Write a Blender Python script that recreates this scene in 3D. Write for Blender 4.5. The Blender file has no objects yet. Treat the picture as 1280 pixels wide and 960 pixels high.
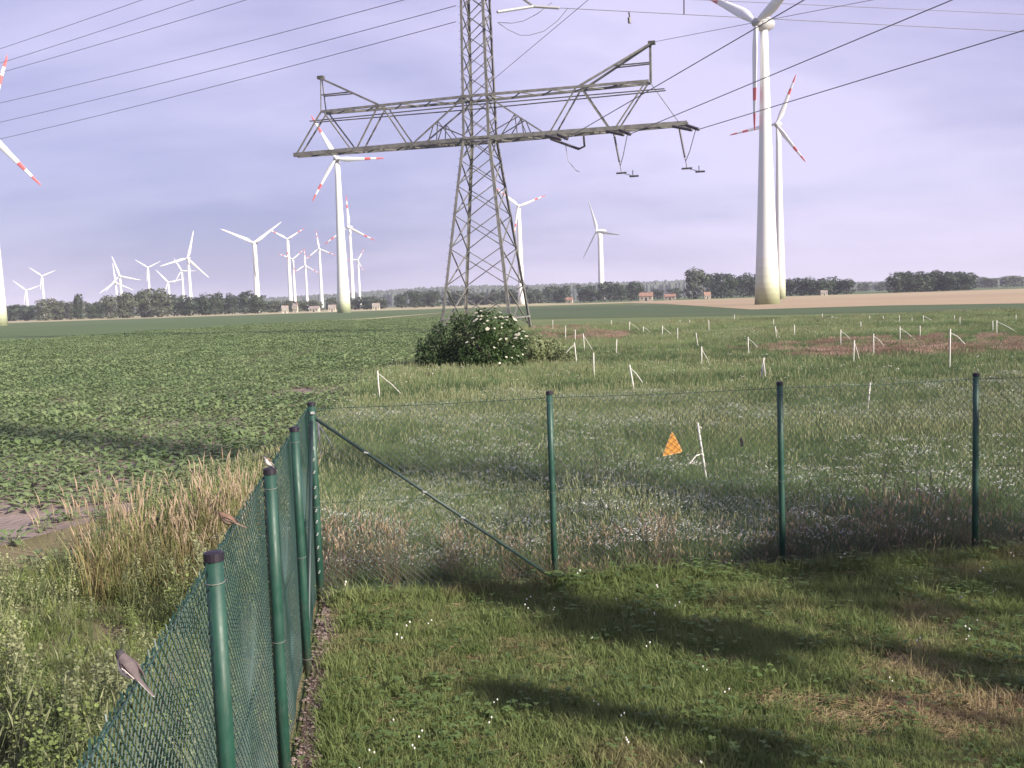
import bpy, bmesh, math, random
import numpy as np
from mathutils import Vector, Matrix

R = math.radians
random.seed(7)
rng = np.random.default_rng(11)
S = bpy.context.scene
COL = S.collection

# ------------------------------------------------------------------ camera
F, CX, CY = 1250.0, 640.0, 480.0        # focal length and centre in photograph pixels
HC = 2.76                               # eye height above the field
PITCH, ROLL = R(4.76), R(1.9)
fwd = Vector((0, math.cos(PITCH), -math.sin(PITCH)))
r0 = Vector((1, 0, 0)); u0 = r0.cross(fwd)
rgt = r0 * math.cos(ROLL) - u0 * math.sin(ROLL)
upv = u0 * math.cos(ROLL) + r0 * math.sin(ROLL)
CAMP = Vector((0, 0, HC))
cam = bpy.data.cameras.new('camera')
cam.sensor_width = 36.0
cam.lens = 36.0 * F / 1280.0
cam.clip_start, cam.clip_end = 0.05, 20000
camo = bpy.data.objects.new('camera', cam); COL.objects.link(camo)
camo.matrix_world = Matrix(((rgt.x, upv.x, -fwd.x, 0), (rgt.y, upv.y, -fwd.y, 0), (rgt.z, upv.z, -fwd.z, HC), (0, 0, 0, 1)))
S.camera = camo

# ------------------------------------------------------------------ sky, sun, exposure
SUN_EL, SUN_BACK = R(28), R(36)          # the sun stands to the right and behind the viewer
sdir = Vector((math.cos(SUN_EL) * math.cos(SUN_BACK), -math.cos(SUN_EL) * math.sin(SUN_BACK), math.sin(SUN_EL)))
W = bpy.data.worlds.new('World'); S.world = W; W.use_nodes = True
wt = W.node_tree; wt.nodes.clear()
wn, wl = wt.nodes, wt.links
sky = wn.new('ShaderNodeTexSky'); sky.sky_type = 'NISHITA'; sky.sun_disc = False
sky.sun_elevation = SUN_EL
sky.sun_rotation = math.atan2(sdir.x, sdir.y)
sky.air_density, sky.dust_density, sky.ozone_density = 1.0, 1.5, 2.0
bgA = wn.new('ShaderNodeBackground'); bgA.inputs[1].default_value = 0.07
bgB = wn.new('ShaderNodeBackground'); bgB.inputs[1].default_value = 0.51
tcw = wn.new('ShaderNodeTexCoord')
sep = wn.new('ShaderNodeSeparateXYZ'); wl.new(tcw.outputs['Generated'], sep.inputs[0])
ab = wn.new('ShaderNodeMath'); ab.operation = 'ABSOLUTE'; wl.new(sep.outputs[2], ab.inputs[0])
ad = wn.new('ShaderNodeMath'); ad.operation = 'ADD'; ad.inputs[1].default_value = 0.30; wl.new(ab.outputs[0], ad.inputs[0])
dvx = wn.new('ShaderNodeMath'); dvx.operation = 'DIVIDE'; wl.new(sep.outputs[0], dvx.inputs[0]); wl.new(ad.outputs[0], dvx.inputs[1])
dvy = wn.new('ShaderNodeMath'); dvy.operation = 'DIVIDE'; wl.new(sep.outputs[1], dvy.inputs[0]); wl.new(ad.outputs[0], dvy.inputs[1])
cmb = wn.new('ShaderNodeCombineXYZ'); wl.new(dvx.outputs[0], cmb.inputs[0]); wl.new(dvy.outputs[0], cmb.inputs[1])
mpp = wn.new('ShaderNodeMapping'); mpp.inputs['Rotation'].default_value = (0, 0, R(24)); mpp.inputs['Scale'].default_value = (0.55, 1.0, 1); mpp.inputs['Location'].default_value = (0.1065, 52.2843, 0)
wl.new(cmb.outputs[0], mpp.inputs[0])
nz = wn.new('ShaderNodeTexNoise'); nz.inputs['Scale'].default_value = 1.0; nz.inputs['Detail'].default_value = 6; nz.inputs['Roughness'].default_value = 0.52; nz.inputs['Distortion'].default_value = 0.35
wl.new(mpp.outputs[0], nz.inputs['Vector'])
rc = wn.new('ShaderNodeValToRGB'); wl.new(nz.outputs[0], rc.inputs[0])
rc.color_ramp.elements[0].position, rc.color_ramp.elements[0].color = 0.38, (0.275, 0.265, 0.560, 1)
rc.color_ramp.elements[1].position, rc.color_ramp.elements[1].color = 0.63, (0.76, 0.69, 0.98, 1)
wl.new(rc.outputs[0], bgB.inputs[0])
rf = wn.new('ShaderNodeMapRange'); rf.inputs[1].default_value = 0.3; rf.inputs[2].default_value = 0.75; rf.inputs[3].default_value = 0.72; rf.inputs[4].default_value = 0.86
wl.new(nz.outputs[0], rf.inputs[0])
mxw = wn.new('ShaderNodeMixShader'); wl.new(rf.outputs[0], mxw.inputs[0])
wl.new(sky.outputs[0], bgA.inputs[0]); wl.new(bgA.outputs[0], mxw.inputs[1]); wl.new(bgB.outputs[0], mxw.inputs[2])
wo = wn.new('ShaderNodeOutputWorld'); wl.new(mxw.outputs[0], wo.inputs[0])

sl = bpy.data.lights.new('sun', 'SUN'); sl.energy = 4.6; sl.angle = R(0.6); sl.color = (1.0, 0.91, 0.78)
so = bpy.data.objects.new('sun', sl); COL.objects.link(so)
so.rotation_euler = sdir.to_track_quat('Z', 'Y').to_euler()
S.view_settings.view_transform = 'Standard'; S.view_settings.look = 'None'
S.view_settings.exposure = 1.13; S.view_settings.gamma = 1.0; S.view_settings.use_curve_mapping = False
S.cycles.max_bounces = 4; S.cycles.diffuse_bounces = 2; S.cycles.glossy_bounces = 2; S.cycles.transmission_bounces = 2; S.cycles.transparent_max_bounces = 4
S.cycles.volume_bounces = 0
S.cycles.use_denoising = True

# ------------------------------------------------------------------ helpers
def ray(u, v):
    d = fwd + rgt * ((u - CX) / F) - upv * ((v - CY) / F)
    return d / d.y                       # unit depth along +Y

def G(u, v, z=0.0):
    """Point of the plane at height z that the line of sight through (u, v) meets."""
    d = ray(u, v); t = (z - HC) / d.z
    return CAMP + d * t

def AT(u, v, D):
    """Point at depth D (metres along +Y) on the line of sight through (u, v)."""
    return CAMP + ray(u, v) * D

def tag(o, label=None, cat=None, group=None, kind=None):
    if label: o['label'] = label
    if cat: o['category'] = cat
    if group: o['group'] = group
    if kind: o['kind'] = kind
    return o

def empty(name, loc, rz=0.0):
    o = bpy.data.objects.new(name, None); COL.objects.link(o)
    o.location = loc; o.rotation_euler = (0, 0, rz); o.empty_display_size = 0.2
    return o

class MB:
    def __init__(s): s.v = []; s.f = []; s.m = []; s.mi = 0
    def add(s, vs, fs):
        b = len(s.v); s.v.extend([tuple(x) for x in vs])
        for f in fs: s.f.append(tuple(i + b for i in f)); s.m.append(s.mi)
    def box(s, lo, hi):
        x0, y0, z0 = lo; x1, y1, z1 = hi
        s.add([(x0,y0,z0),(x1,y0,z0),(x1,y1,z0),(x0,y1,z0),(x0,y0,z1),(x1,y0,z1),(x1,y1,z1),(x0,y1,z1)],
              [(0,3,2,1),(4,5,6,7),(0,1,5,4),(1,2,6,5),(2,3,7,6),(3,0,4,7)])
    def bar(s, a, b, w, h=None, n=4):
        """A straight bar from a to b, section w x h (n=4 box, else an n-gon)."""
        a = Vector(a); b = Vector(b); h = h or w
        d = (b - a)
        if d.length < 1e-6: return
        d.normalize()
        ref = Vector((0, 0, 1)) if abs(d.z) < 0.95 else Vector((0, 1, 0))
        x = d.cross(ref).normalized(); y = x.cross(d)
        ph = math.pi / 4 if n == 4 else 0
        k = math.sqrt(2) if n == 4 else 1
        vs = []
        for p in (a, b):
            for i in range(n):
                t = ph + 2 * math.pi * i / n
                vs.append(p + x * (math.cos(t) * w / 2 * k) + y * (math.sin(t) * h / 2 * k))
        fs = [(i, (i + 1) % n, n + (i + 1) % n, n + i) for i in range(n)]
        fs += [tuple(range(n - 1, -1, -1)), tuple(range(n, 2 * n))]
        s.add(vs, fs)
    def angle_iron(s, a, b, w, t=0.03, flip=False):
        """An L-section from a to b: two thin plates."""
        a = Vector(a); b = Vector(b); d = (b - a).normalized()
        ref = Vector((0, 0, 1)) if abs(d.z) < 0.95 else Vector((0, 1, 0))
        x = d.cross(ref).normalized(); y = x.cross(d)
        if flip: y = -y
        for (e, g) in ((x, y), (y, x)):
            vs = []
            for p in (a, b):
                for (i, j) in ((0, 0), (1, 0), (1, 1), (0, 1)):
                    vs.append(p + e * (w * i) + g * (t * j))
            s.add(vs, [(0,1,2,3),(7,6,5,4),(0,4,5,1),(1,5,6,2),(2,6,7,3),(3,7,4,0)])
    def tube(s, pts, rad, n=6, caps=True):
        pts = [Vector(p) for p in pts]
        if not hasattr(rad, '__len__'): rad = [rad] * len(pts)
        vs = []
        for i, p in enumerate(pts):
            d = (pts[min(i + 1, len(pts) - 1)] - pts[max(i - 1, 0)]).normalized()
            ref = Vector((0, 0, 1)) if abs(d.z) < 0.95 else Vector((0, 1, 0))
            x = d.cross(ref).normalized(); y = x.cross(d)
            for k in range(n):
                t = 2 * math.pi * k / n
                vs.append(p + x * (math.cos(t) * rad[i]) + y * (math.sin(t) * rad[i]))
        fs = []
        for i in range(len(pts) - 1):
            for k in range(n):
                a = i * n + k; b = i * n + (k + 1) % n
                fs.append((a, b, b + n, a + n))
        if caps:
            fs.append(tuple(range(n - 1, -1, -1))); o = (len(pts) - 1) * n; fs.append(tuple(range(o, o + n)))
        s.add(vs, fs)
    def mesh(s, name):
        me = bpy.data.meshes.new(name)
        me.from_pydata(s.v, [], s.f)
        if any(s.m): me.polygons.foreach_set('material_index', s.m)
        me.update()
        return me
    def build(s, name, mats, parent=None, smooth=False, col=None):
        me = s.mesh(name)
        for m in (mats if isinstance(mats, (list, tuple)) else [mats]): me.materials.append(m)
        if smooth: me.polygons.foreach_set('use_smooth', [True] * len(me.polygons))
        return link(name, me, parent, col)

def link(name, me, parent=None, col=None):
    o = bpy.data.objects.new(name, me); (col or COL).objects.link(o)
    if parent is not None: o.parent = parent
    return o

# ------------------------------------------------------------------ materials
def newmat(name):
    m = bpy.data.materials.new(name); m.use_nodes = True
    nt = m.node_tree; b = nt.nodes['Principled BSDF']
    return m, nt, b

def noise(nt, scale, detail=3, vec=None, rough=0.55):
    n = nt.nodes.new('ShaderNodeTexNoise'); n.inputs['Scale'].default_value = scale
    n.inputs['Detail'].default_value = detail; n.inputs['Roughness'].default_value = rough
    if vec is not None: nt.links.new(vec, n.inputs['Vector'])
    return n.outputs[0]

def ramp(nt, src, stops, interp='LINEAR'):
    r = nt.nodes.new('ShaderNodeValToRGB'); r.color_ramp.interpolation = interp
    e = r.color_ramp.elements
    while len(e) < len(stops): e.new(0.5)
    for x, (p, c) in zip(e, stops): x.position = p; x.color = (*c, 1)
    nt.links.new(src, r.inputs[0]); return r.outputs[0]

def mix(nt, fac, a, b):
    m = nt.nodes.new('ShaderNodeMix'); m.data_type = 'RGBA'
    L = nt.links
    if isinstance(fac, (int, float)): m.inputs[0].default_value = fac
    else: L.new(fac, m.inputs[0])
    for sck, x in ((m.inputs[6], a), (m.inputs[7], b)):
        if isinstance(x, (tuple, list)): sck.default_value = (*x, 1)
        else: L.new(x, sck)
    return m.outputs[2]

def mathn(nt, op, a, b=None, clamp=False):
    m = nt.nodes.new('ShaderNodeMath'); m.operation = op; m.use_clamp = clamp
    for i, x in enumerate((a, b)):
        if x is None: continue
        if isinstance(x, (int, float)): m.inputs[i].default_value = x
        else: nt.links.new(x, m.inputs[i])
    return m.outputs[0]

def pos(nt):
    return nt.nodes.new('ShaderNodeNewGeometry').outputs['Position']

def plain(name, col, rough=0.6, var=0.12, scale=8.0, metallic=0.0, obj=True):
    m, nt, b = newmat(name)
    tc = nt.nodes.new('ShaderNodeTexCoord')
    f = noise(nt, scale, 4, tc.outputs['Object'] if obj else pos(nt))
    lo = tuple(c * (1 - var) for c in col); hi = tuple(min(1, c * (1 + var)) for c in col)
    nt.links.new(ramp(nt, f, [(0.3, lo), (0.7, hi)]), b.inputs['Base Color'])
    b.inputs['Roughness'].default_value = rough; b.inputs['Metallic'].default_value = metallic
    return m

def foliage(name, stops, scale=0.6, rough=0.6, trans=0.3, dry=None, dry_scale=0.35, dry_lo=0.55, dry_hi=0.7, rnd=0.35):
    """Leaf material: colour varies per plant and in drifts over the ground; thin leaves let light through."""
    m, nt, b = newmat(name)
    L = nt.links
    oi = nt.nodes.new('ShaderNodeObjectInfo')
    p = pos(nt)
    n1 = noise(nt, scale, 3, p)
    f = mathn(nt, 'ADD', mathn(nt, 'MULTIPLY', oi.outputs['Random'], rnd), mathn(nt, 'MULTIPLY', n1, 1 - rnd * 0.6))
    c = ramp(nt, f, stops)
    if dry is not None:
        n2 = noise(nt, dry_scale, 3, p)
        mr = nt.nodes.new('ShaderNodeMapRange'); mr.inputs[1].default_value = dry_lo; mr.inputs[2].default_value = dry_hi
        L.new(n2, mr.inputs[0]); c = mix(nt, mr.outputs[0], c, dry)
    L.new(c, b.inputs['Base Color']); b.inputs['Roughness'].default_value = rough
    b.inputs['Specular IOR Level'].default_value = 0.25
    if trans > 0:
        t = nt.nodes.new('ShaderNodeBsdfTranslucent'); L.new(c, t.inputs[0])
        mx = nt.nodes.new('ShaderNodeMixShader'); mx.inputs[0].default_value = trans
        L.new(b.outputs[0], mx.inputs[1]); L.new(t.outputs[0], mx.inputs[2])
        L.new(mx.outputs[0], nt.nodes['Material Output'].inputs[0])
    return m

def groundmat(name, stops, scale, second=None, sscale=0.2, slo=0.5, shi=0.6, bump=0.0, bscale=20):
    m, nt, b = newmat(name); L = nt.links; p = pos(nt)
    c = ramp(nt, noise(nt, scale, 6, p, 0.65), stops)
    if second is not None:
        mr = nt.nodes.new('ShaderNodeMapRange'); mr.inputs[1].default_value = slo; mr.inputs[2].default_value = shi
        L.new(noise(nt, sscale, 4, p), mr.inputs[0]); c = mix(nt, mr.outputs[0], c, second)
    L.new(c, b.inputs['Base Color']); b.inputs['Roughness'].default_value = 0.95
    b.inputs['Specular IOR Level'].default_value = 0.1
    if bump:
        bp = nt.nodes.new('ShaderNodeBump'); bp.inputs['Strength'].default_value = bump; bp.inputs['Distance'].default_value = 0.05
        L.new(noise(nt, bscale, 5, p), bp.inputs['Height']); L.new(bp.outputs[0], b.inputs['Normal'])
    return m

M = {}
M['steel'] = plain('galvanised_steel', (0.175, 0.17, 0.155), 0.6, 0.35, 2.0, 0.2)
M['steel_dark'] = plain('weathered_steel', (0.085, 0.08, 0.07), 0.6, 0.3, 3.0, 0.2)
M['insul'] = plain('insulator_glaze', (0.07, 0.06, 0.065), 0.3, 0.2, 3.0)
M['wire'] = plain('aluminium_wire', (0.22, 0.21, 0.24), 0.5, 0.1, 1.0, 0.3)
M['white'] = plain('turbine_white', (0.74, 0.74, 0.73), 0.4, 0.04, 0.3)
M['red'] = plain('turbine_red', (0.62, 0.12, 0.12), 0.45, 0.08, 0.5)
M['nacelle'] = plain('nacelle_grey', (0.36, 0.36, 0.37), 0.45, 0.06, 0.5)
M['green_steel'] = plain('green_plastic_coat', (0.012, 0.052, 0.036), 0.5, 0.3, 3.0)
def weather(m):
    nt = m.node_tree; b = nt.nodes['Principled BSDF']; tc = nt.nodes.new('ShaderNodeTexCoord')
    src = b.inputs['Base Color'].links[0].from_socket
    mp = nt.nodes.new('ShaderNodeMapping'); mp.inputs['Scale'].default_value = (40, 40, 4); nt.links.new(tc.outputs['Object'], mp.inputs[0])
    f = ramp(nt, noise(nt, 1.0, 5, mp.outputs[0], 0.7), [(0.52, (0, 0, 0)), (0.72, (0.5, 0.5, 0.5))])
    c = mix(nt, f, src, (0.075, 0.105, 0.085))
    sp = nt.nodes.new('ShaderNodeSeparateXYZ'); nt.links.new(tc.outputs['Object'], sp.inputs[0])
    n2 = mathn(nt, 'MULTIPLY', noise(nt, 30, 4, tc.outputs['Object']), 0.35)
    d = mathn(nt, 'SUBTRACT', n2, mathn(nt, 'MULTIPLY', sp.outputs[2], 0.9), True)       # soil splashed up round the foot
    c = mix(nt, mathn(nt, 'MULTIPLY', d, 4.0, True), c, (0.12, 0.10, 0.075))
    nt.links.new(c, b.inputs['Base Color'])
    nt.links.new(ramp(nt, noise(nt, 12, 4, tc.outputs['Object']), [(0.3, (0.38, 0.38, 0.38)), (0.7, (0.65, 0.65, 0.65))]), b.inputs['Roughness'])
weather(M['green_steel'])
M['grey_wire'] = plain('faded_wire', (0.060, 0.090, 0.080), 0.5, 0.2, 4.0)
M['green_wire'] = plain('green_wire', (0.016, 0.048, 0.042), 0.5, 0.15, 4.0)
M['brace_coat'] = plain('dark_brace_coat', (0.018, 0.036, 0.034), 0.5, 0.3, 5.0)
M['cap'] = plain('black_cap', (0.016, 0.012, 0.02), 0.5, 0.2, 20.0)
M['tie'] = plain('bright_tie', (0.62, 0.64, 0.62), 0.3, 0.2, 20.0, 0.5)
M['stake'] = plain('white_stake', (0.56, 0.54, 0.50), 0.6, 0.12, 6.0)
M['orange'] = plain('orange_sign', (0.66, 0.30, 0.06), 0.5, 0.12, 14.0)
M['orange_dk'] = plain('orange_sign_rim', (0.70, 0.42, 0.17), 0.5, 0.15, 14.0)
M['stone'] = plain('pebble', (0.15, 0.115, 0.10), 0.9, 0.35, 9.0, obj=False)
M['bark'] = plain('bark', (0.07, 0.055, 0.04), 0.9, 0.3, 4.0)
M['house_wall'] = plain('rendered_wall', (0.36, 0.30, 0.24), 0.9, 0.1, 0.5)
M['house_roof'] = plain('clay_roof', (0.25, 0.145, 0.105), 0.8, 0.2, 0.8)
M['roof_grey'] = plain('weathered_roof', (0.24, 0.21, 0.19), 0.8, 0.2, 0.8)
M['wall_b'] = plain('pale_wall', (0.42, 0.38, 0.31), 0.9, 0.12, 0.5)
M['win'] = plain('window_dark', (0.03, 0.035, 0.04), 0.2, 0.2, 1.0)

# tower paint: white with stepped green rings at the foot
def towermat():
    m, nt, b = newmat('tower_paint')
    tc = nt.nodes.new('ShaderNodeTexCoord'); sp = nt.nodes.new('ShaderNodeSeparateXYZ'); nt.links.new(tc.outputs['Object'], sp.inputs[0])
    f = mathn(nt, 'DIVIDE', sp.outputs[2], 20.0, True)
    st = [(0.0, (0.33, 0.36, 0.22)), (0.06, (0.38, 0.405, 0.265)), (0.12, (0.43, 0.45, 0.31)), (0.18, (0.49, 0.50, 0.37)), (0.25, (0.55, 0.56, 0.44)), (0.33, (0.61, 0.615, 0.52)), (0.42, (0.66, 0.66, 0.60)), (0.52, (0.70, 0.70, 0.67))]
    nt.links.new(ramp(nt, f, st, 'CONSTANT'), b.inputs['Base Color']); b.inputs['Roughness'].default_value = 0.45
    return m
M['tower'] = towermat()

M['lawn'] = foliage('lawn_grass', [(0.2, (0.085, 0.128, 0.040)), (0.5, (0.150, 0.198, 0.068)), (0.85, (0.235, 0.270, 0.110))], 1.1, trans=0.42, dry=(0.33, 0.255, 0.15), dry_scale=0.5, dry_lo=0.55, dry_hi=0.68)
M['clover'] = foliage('clover_leaf', [(0.2, (0.060, 0.105, 0.03)), (0.8, (0.13, 0.19, 0.06))], 1.5)
M['petal'] = plain('white_petal', (0.72, 0.70, 0.66), 0.7, 0.1, 40.0)
M['seed'] = foliage('grass_seed', [(0.2, (0.17, 0.195, 0.095)), (0.8, (0.30, 0.315, 0.17))], 1.0)
M['elder_flower'] = plain('elder_flower', (0.52, 0.51, 0.40), 0.8, 0.15, 30.0)
M['straw'] = foliage('dry_straw', [(0.2, (0.24, 0.17, 0.09)), (0.8, (0.42, 0.33, 0.19))], 2.0)
M['meadow'] = foliage('meadow_grass', [(0.2, (0.118, 0.185, 0.076)), (0.5, (0.200, 0.275, 0.118)), (0.85, (0.295, 0.355, 0.175))], 0.16, rnd=0.3, trans=0.5)
M['meadow_dk'] = foliage('meadow_grass_dark', [(0.2, (0.080, 0.125, 0.056)), (0.8, (0.150, 0.200, 0.092))], 0.2, trans=0.5)
M['purple'] = foliage('purple_dry_grass', [(0.25, (0.115, 0.085, 0.080)), (0.55, (0.190, 0.130, 0.112)), (0.85, (0.33, 0.22, 0.155))], 0.5)
M['sorrel'] = foliage('red_sorrel', [(0.2, (0.24, 0.155, 0.125)), (0.8, (0.38, 0.265, 0.21))], 0.4)
M['reed'] = foliage('tall_grass', [(0.2, (0.14, 0.18, 0.06)), (0.55, (0.25, 0.26, 0.105)), (0.85, (0.38, 0.32, 0.15))], 1.0, rnd=0.6)
M['plume'] = foliage('grass_plume', [(0.2, (0.34, 0.24, 0.17)), (0.8, (0.50, 0.40, 0.28))], 1.5)
M['weed'] = foliage('weed_leaf', [(0.2, (0.085, 0.118, 0.052)), (0.5, (0.155, 0.19, 0.088)), (0.85, (0.27, 0.29, 0.15))], 0.8, rnd=0.5)
M['weed_lt'] = foliage('weed_light_leaf', [(0.2, (0.12, 0.18, 0.05)), (0.8, (0.26, 0.31, 0.11))], 0.8)
M['beet'] = foliage('beet_leaf', [(0.2, (0.098, 0.155, 0.060)), (0.5, (0.162, 0.228, 0.094)), (0.85, (0.25, 0.31, 0.145))], 0.25, rough=0.38, trans=0.4)
M['tree_a'] = foliage('dark_tree_leaf', [(0.2, (0.020, 0.036, 0.022)), (0.8, (0.050, 0.072, 0.040))], 0.15, trans=0.15)
M['tree_b'] = foliage('grey_tree_leaf', [(0.2, (0.045, 0.060, 0.036)), (0.8, (0.10, 0.115, 0.072))], 0.15, trans=0.15)
M['bush_dk'] = foliage('bush_leaf_dark', [(0.2, (0.016, 0.036, 0.014)), (0.8, (0.050, 0.085, 0.030))], 1.0, trans=0.2)
M['bush'] = foliage('elder_leaf', [(0.2, (0.030, 0.060, 0.018)), (0.8, (0.075, 0.125, 0.038))], 1.0, trans=0.25)
M['forest'] = foliage('forest_leaf', [(0.2, (0.030, 0.045, 0.035)), (0.8, (0.055, 0.075, 0.050))], 0.02, trans=0.0)

M['g_base'] = groundmat('field_ground', [(0.3, (0.075, 0.098, 0.045)), (0.7, (0.12, 0.145, 0.065))], 0.05)
M['g_lawn'] = groundmat('lawn_soil', [(0.3, (0.040, 0.058, 0.020)), (0.7, (0.085, 0.100, 0.036))], 3.0, (0.25, 0.19, 0.105), 0.42, 0.54, 0.66, 0.6, 25)
M['g_soil'] = groundmat('beet_soil', [(0.3, (0.16, 0.125, 0.115)), (0.7, (0.28, 0.225, 0.20))], 1.2, None, bump=0.8, bscale=9)
M['g_meadow'] = groundmat('meadow_soil', [(0.3, (0.085, 0.115, 0.050)), (0.7, (0.145, 0.18, 0.08))], 0.25, (0.17, 0.17, 0.09), 0.06, 0.55, 0.7)
M['g_green'] = groundmat('green_crop', [(0.3, (0.072, 0.105, 0.050)), (0.7, (0.098, 0.135, 0.064))], 0.04)
M['g_green2'] = groundmat('dark_crop', [(0.3, (0.060, 0.088, 0.045)), (0.7, (0.082, 0.110, 0.058))], 0.04)
M['g_grain'] = groundmat('ripe_grain', [(0.3, (0.29, 0.235, 0.15)), (0.7, (0.37, 0.30, 0.195))], 0.015, (0.30, 0.22, 0.155), 0.004, 0.45, 0.6)
M['g_track'] = groundmat('farm_track', [(0.3, (0.26, 0.24, 0.14)), (0.7, (0.40, 0.35, 0.23))], 0.15)
M['g_verge'] = groundmat('verge_soil', [(0.3, (0.10, 0.095, 0.05)), (0.7, (0.20, 0.165, 0.10))], 1.5, bump=0.5)
M['g_bare'] = groundmat('bare_strip', [(0.3, (0.085, 0.062, 0.05)), (0.7, (0.16, 0.115, 0.09))], 6.0, bump=0.8, bscale=30)

# ------------------------------------------------------------------ ground and fields
def sheet(name, pts, z, mat, n=1):
    mb = MB()
    mb.add([(p[0], p[1], z) for p in pts], [tuple(range(len(pts)))])
    o = mb.build(name, mat); o['kind'] = 'structure'
    if o.data.polygons[0].normal.z < 0: o.data.flip_normals()
    return o

sheet('ground', [(-9000, -300), (9000, -300), (9000, 12000), (-9000, 12000)], 0.0, M['g_base'])
FH = 1.85                                             # fence height
fence_top = [(270, 700), (339, 588), (372, 537), (389, 507)]
LP = [G(u, v, FH) for u, v in fence_top]
step = (LP[0] - LP[-1]) / 3.0
corner = LP[-1]
LEFT = [Vector((corner.x + step.x * k, corner.y + step.y * k, 0)) for k in range(3, -1, -1)]
LEFT = [Vector((LEFT[0].x + step.x, LEFT[0].y + step.y, 0))] + LEFT
RP = [G(u, v, FH) for u, v in [(687, 493), (976, 481), (1220, 470)]]
rs = (RP[2] - Vector((corner.x, corner.y, FH))) / 3.0
RIGHT = [Vector((corner.x + rs.x * k, corner.y + rs.y * k, 0)) for k in range(1, 6)]
for i in range(3): RIGHT[i] = Vector((RP[i].x, RP[i].y, 0))
CORN = Vector((corner.x, corner.y, 0))
ldir = (LEFT[0] - CORN).normalized(); rdir = (RIGHT[2] - CORN).normalized()
back = CORN + ldir * 16
farr = CORN + rdir * 20
sheet('lawn', [CORN, farr, farr + ldir * 18, back], 0.012, M['g_lawn'])

beet_near = [(-4.6, 17.5), (-5.2, 14.2), (-6.4, 11.6), (-22, 9.5), (-140, 60)]
trk = [G(0, 428), G(160, 417), G(320, 406), G(470, 398.5)]
trk = [(p.x, p.y) for p in trk]
sheet('beet_field', [(-4.6, 17.5), (-4.9, 60), (-6.5, 170), trk[3], trk[2], trk[1], trk[0], (-130, 92), (-130, 45), (-22, 9.5), (-6.4, 11.6), (-5.2, 14.2)], 0.008, M['g_soil'])
sheet('farm_track', [trk[0], trk[1], trk[2], trk[3], (-14, 330), (trk[3][0] - 3, trk[3][1] + 9), (trk[2][0] - 2, trk[2][1] + 6), (trk[1][0] - 1, trk[1][1] + 5), (trk[0][0] - 1, trk[0][1] + 4), (-130, 98), (-130, 94)], 0.020, M['g_track'])
sheet('crop_field', [(-600, 96), (-130, 98.5), (trk[0][0] - 1, trk[0][1] + 4.1), (trk[1][0] - 1, trk[1][1] + 5.1), (trk[2][0] - 2, trk[2][1] + 6.1), (trk[3][0] - 3, trk[3][1] + 9.1), (-3, 400), (-40, 520), (-600, 520)], 0.012, M['g_green'])
sheet('grain_strip', [(-900, 470), (-60, 500), (160, 400), (900, 520), (900, 900), (-900, 900)], 0.016, M['g_track'])
gv = [G(940, 387), G(1110, 382), G(1290, 381)]
sheet('grain_field', [(gv[0].x, gv[0].y), (gv[1].x, gv[1].y), (gv[2].x + 10, gv[2].y), (420, 240), (1500, 700), (1500, 1500), (60, 900), (52, 330)], 0.030, M['g_grain'])
sheet('far_crop_field', [(40, 560), (1500, 620), (1500, 1600), (-40, 1600)], 0.045, M['g_green'])
dk = [G(690, 389), G(960, 396), G(1290, 392)]
sheet('dark_crop_field', [(-2, 150), (60, 100), (dk[2].x + 30, 86), (300, 160), (420, 236), (gv[2].x + 10, gv[2].y - 0.2), (gv[1].x, gv[1].y - 0.2), (gv[0].x, gv[0].y - 0.2), (48, 330), (-2, 410)], 0.022, M['g_green2'])
sheet('meadow', [CORN + Vector((0.02, 0.05, 0)), farr + Vector((0, 0.05, 0)), (90, 30), (130, 84), (60, 98), (-4, 148), (-4.7, 60), (-4.5, 17.5), (-2.4, 10.2)], 0.006, M['g_meadow'])
sheet('verge', [LEFT[0] + ldir * 4, CORN + Vector((-0.03, 0, 0)), (-2.45, 10.3), (-4.6, 17.4), (-5.25, 14.1), (-6.45, 11.5), (-22, 9.4), (-22, 0), (-3, -3)], 0.007, M['g_verge'])
pb = rdir * 0.03; pc = rdir * 0.24
sheet('bare_soil_strip', [back + pb, CORN + pb, CORN + pc - ldir * -0.3, CORN + ldir * 2.2 + rdir * 0.14, CORN + ldir * 4.6 + rdir * 0.2, back + rdir * 0.24], 0.018, M['g_bare'])

# ------------------------------------------------------------------ wind turbines
def blade_mesh(Rr, bands):
    mb = MB()
    st = [(0.0, 0.022, 0.022), (0.05, 0.024, 0.022), (0.16, 0.046, 0.018), (0.24, 0.050, 0.014), (0.42, 0.038, 0.010), (0.60, 0.029, 0.008), (0.72, 0.024, 0.006), (0.84, 0.019, 0.005), (0.93, 0.014, 0.004), (0.985, 0.008, 0.003), (1.0, 0.002, 0.001)]
    n = 10; vs = []
    for (t, c, th) in st:
        tw = R(28) * (1 - t) ** 2 + R(4)
        for k in range(n):
            a = 2 * math.pi * k / n
            x = math.cos(a) * c * Rr * (1.0 if t < 0.08 else 1.0) + (0.35 * c * Rr if t > 0.08 else 0); y = math.sin(a) * th * Rr
            vs.append((x * math.cos(tw) - y * math.sin(tw), x * math.sin(tw) + y * math.cos(tw), t * Rr))
    b = 0
    mb.v = vs
    for i in range(len(st) - 1):
        red = bands and (0.595 < st[i][0] < 0.715 or st[i][0] > 0.835)
        for k in range(n):
            mb.f.append((i * n + k, i * n + (k + 1) % n, (i + 1) * n + (k + 1) % n, (i + 1) * n + k)); mb.m.append(1 if red else 0)
    mb.f.append(tuple(range((len(st) - 1) * n, len(st) * n))); mb.m.append(0)
    return mb

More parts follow.
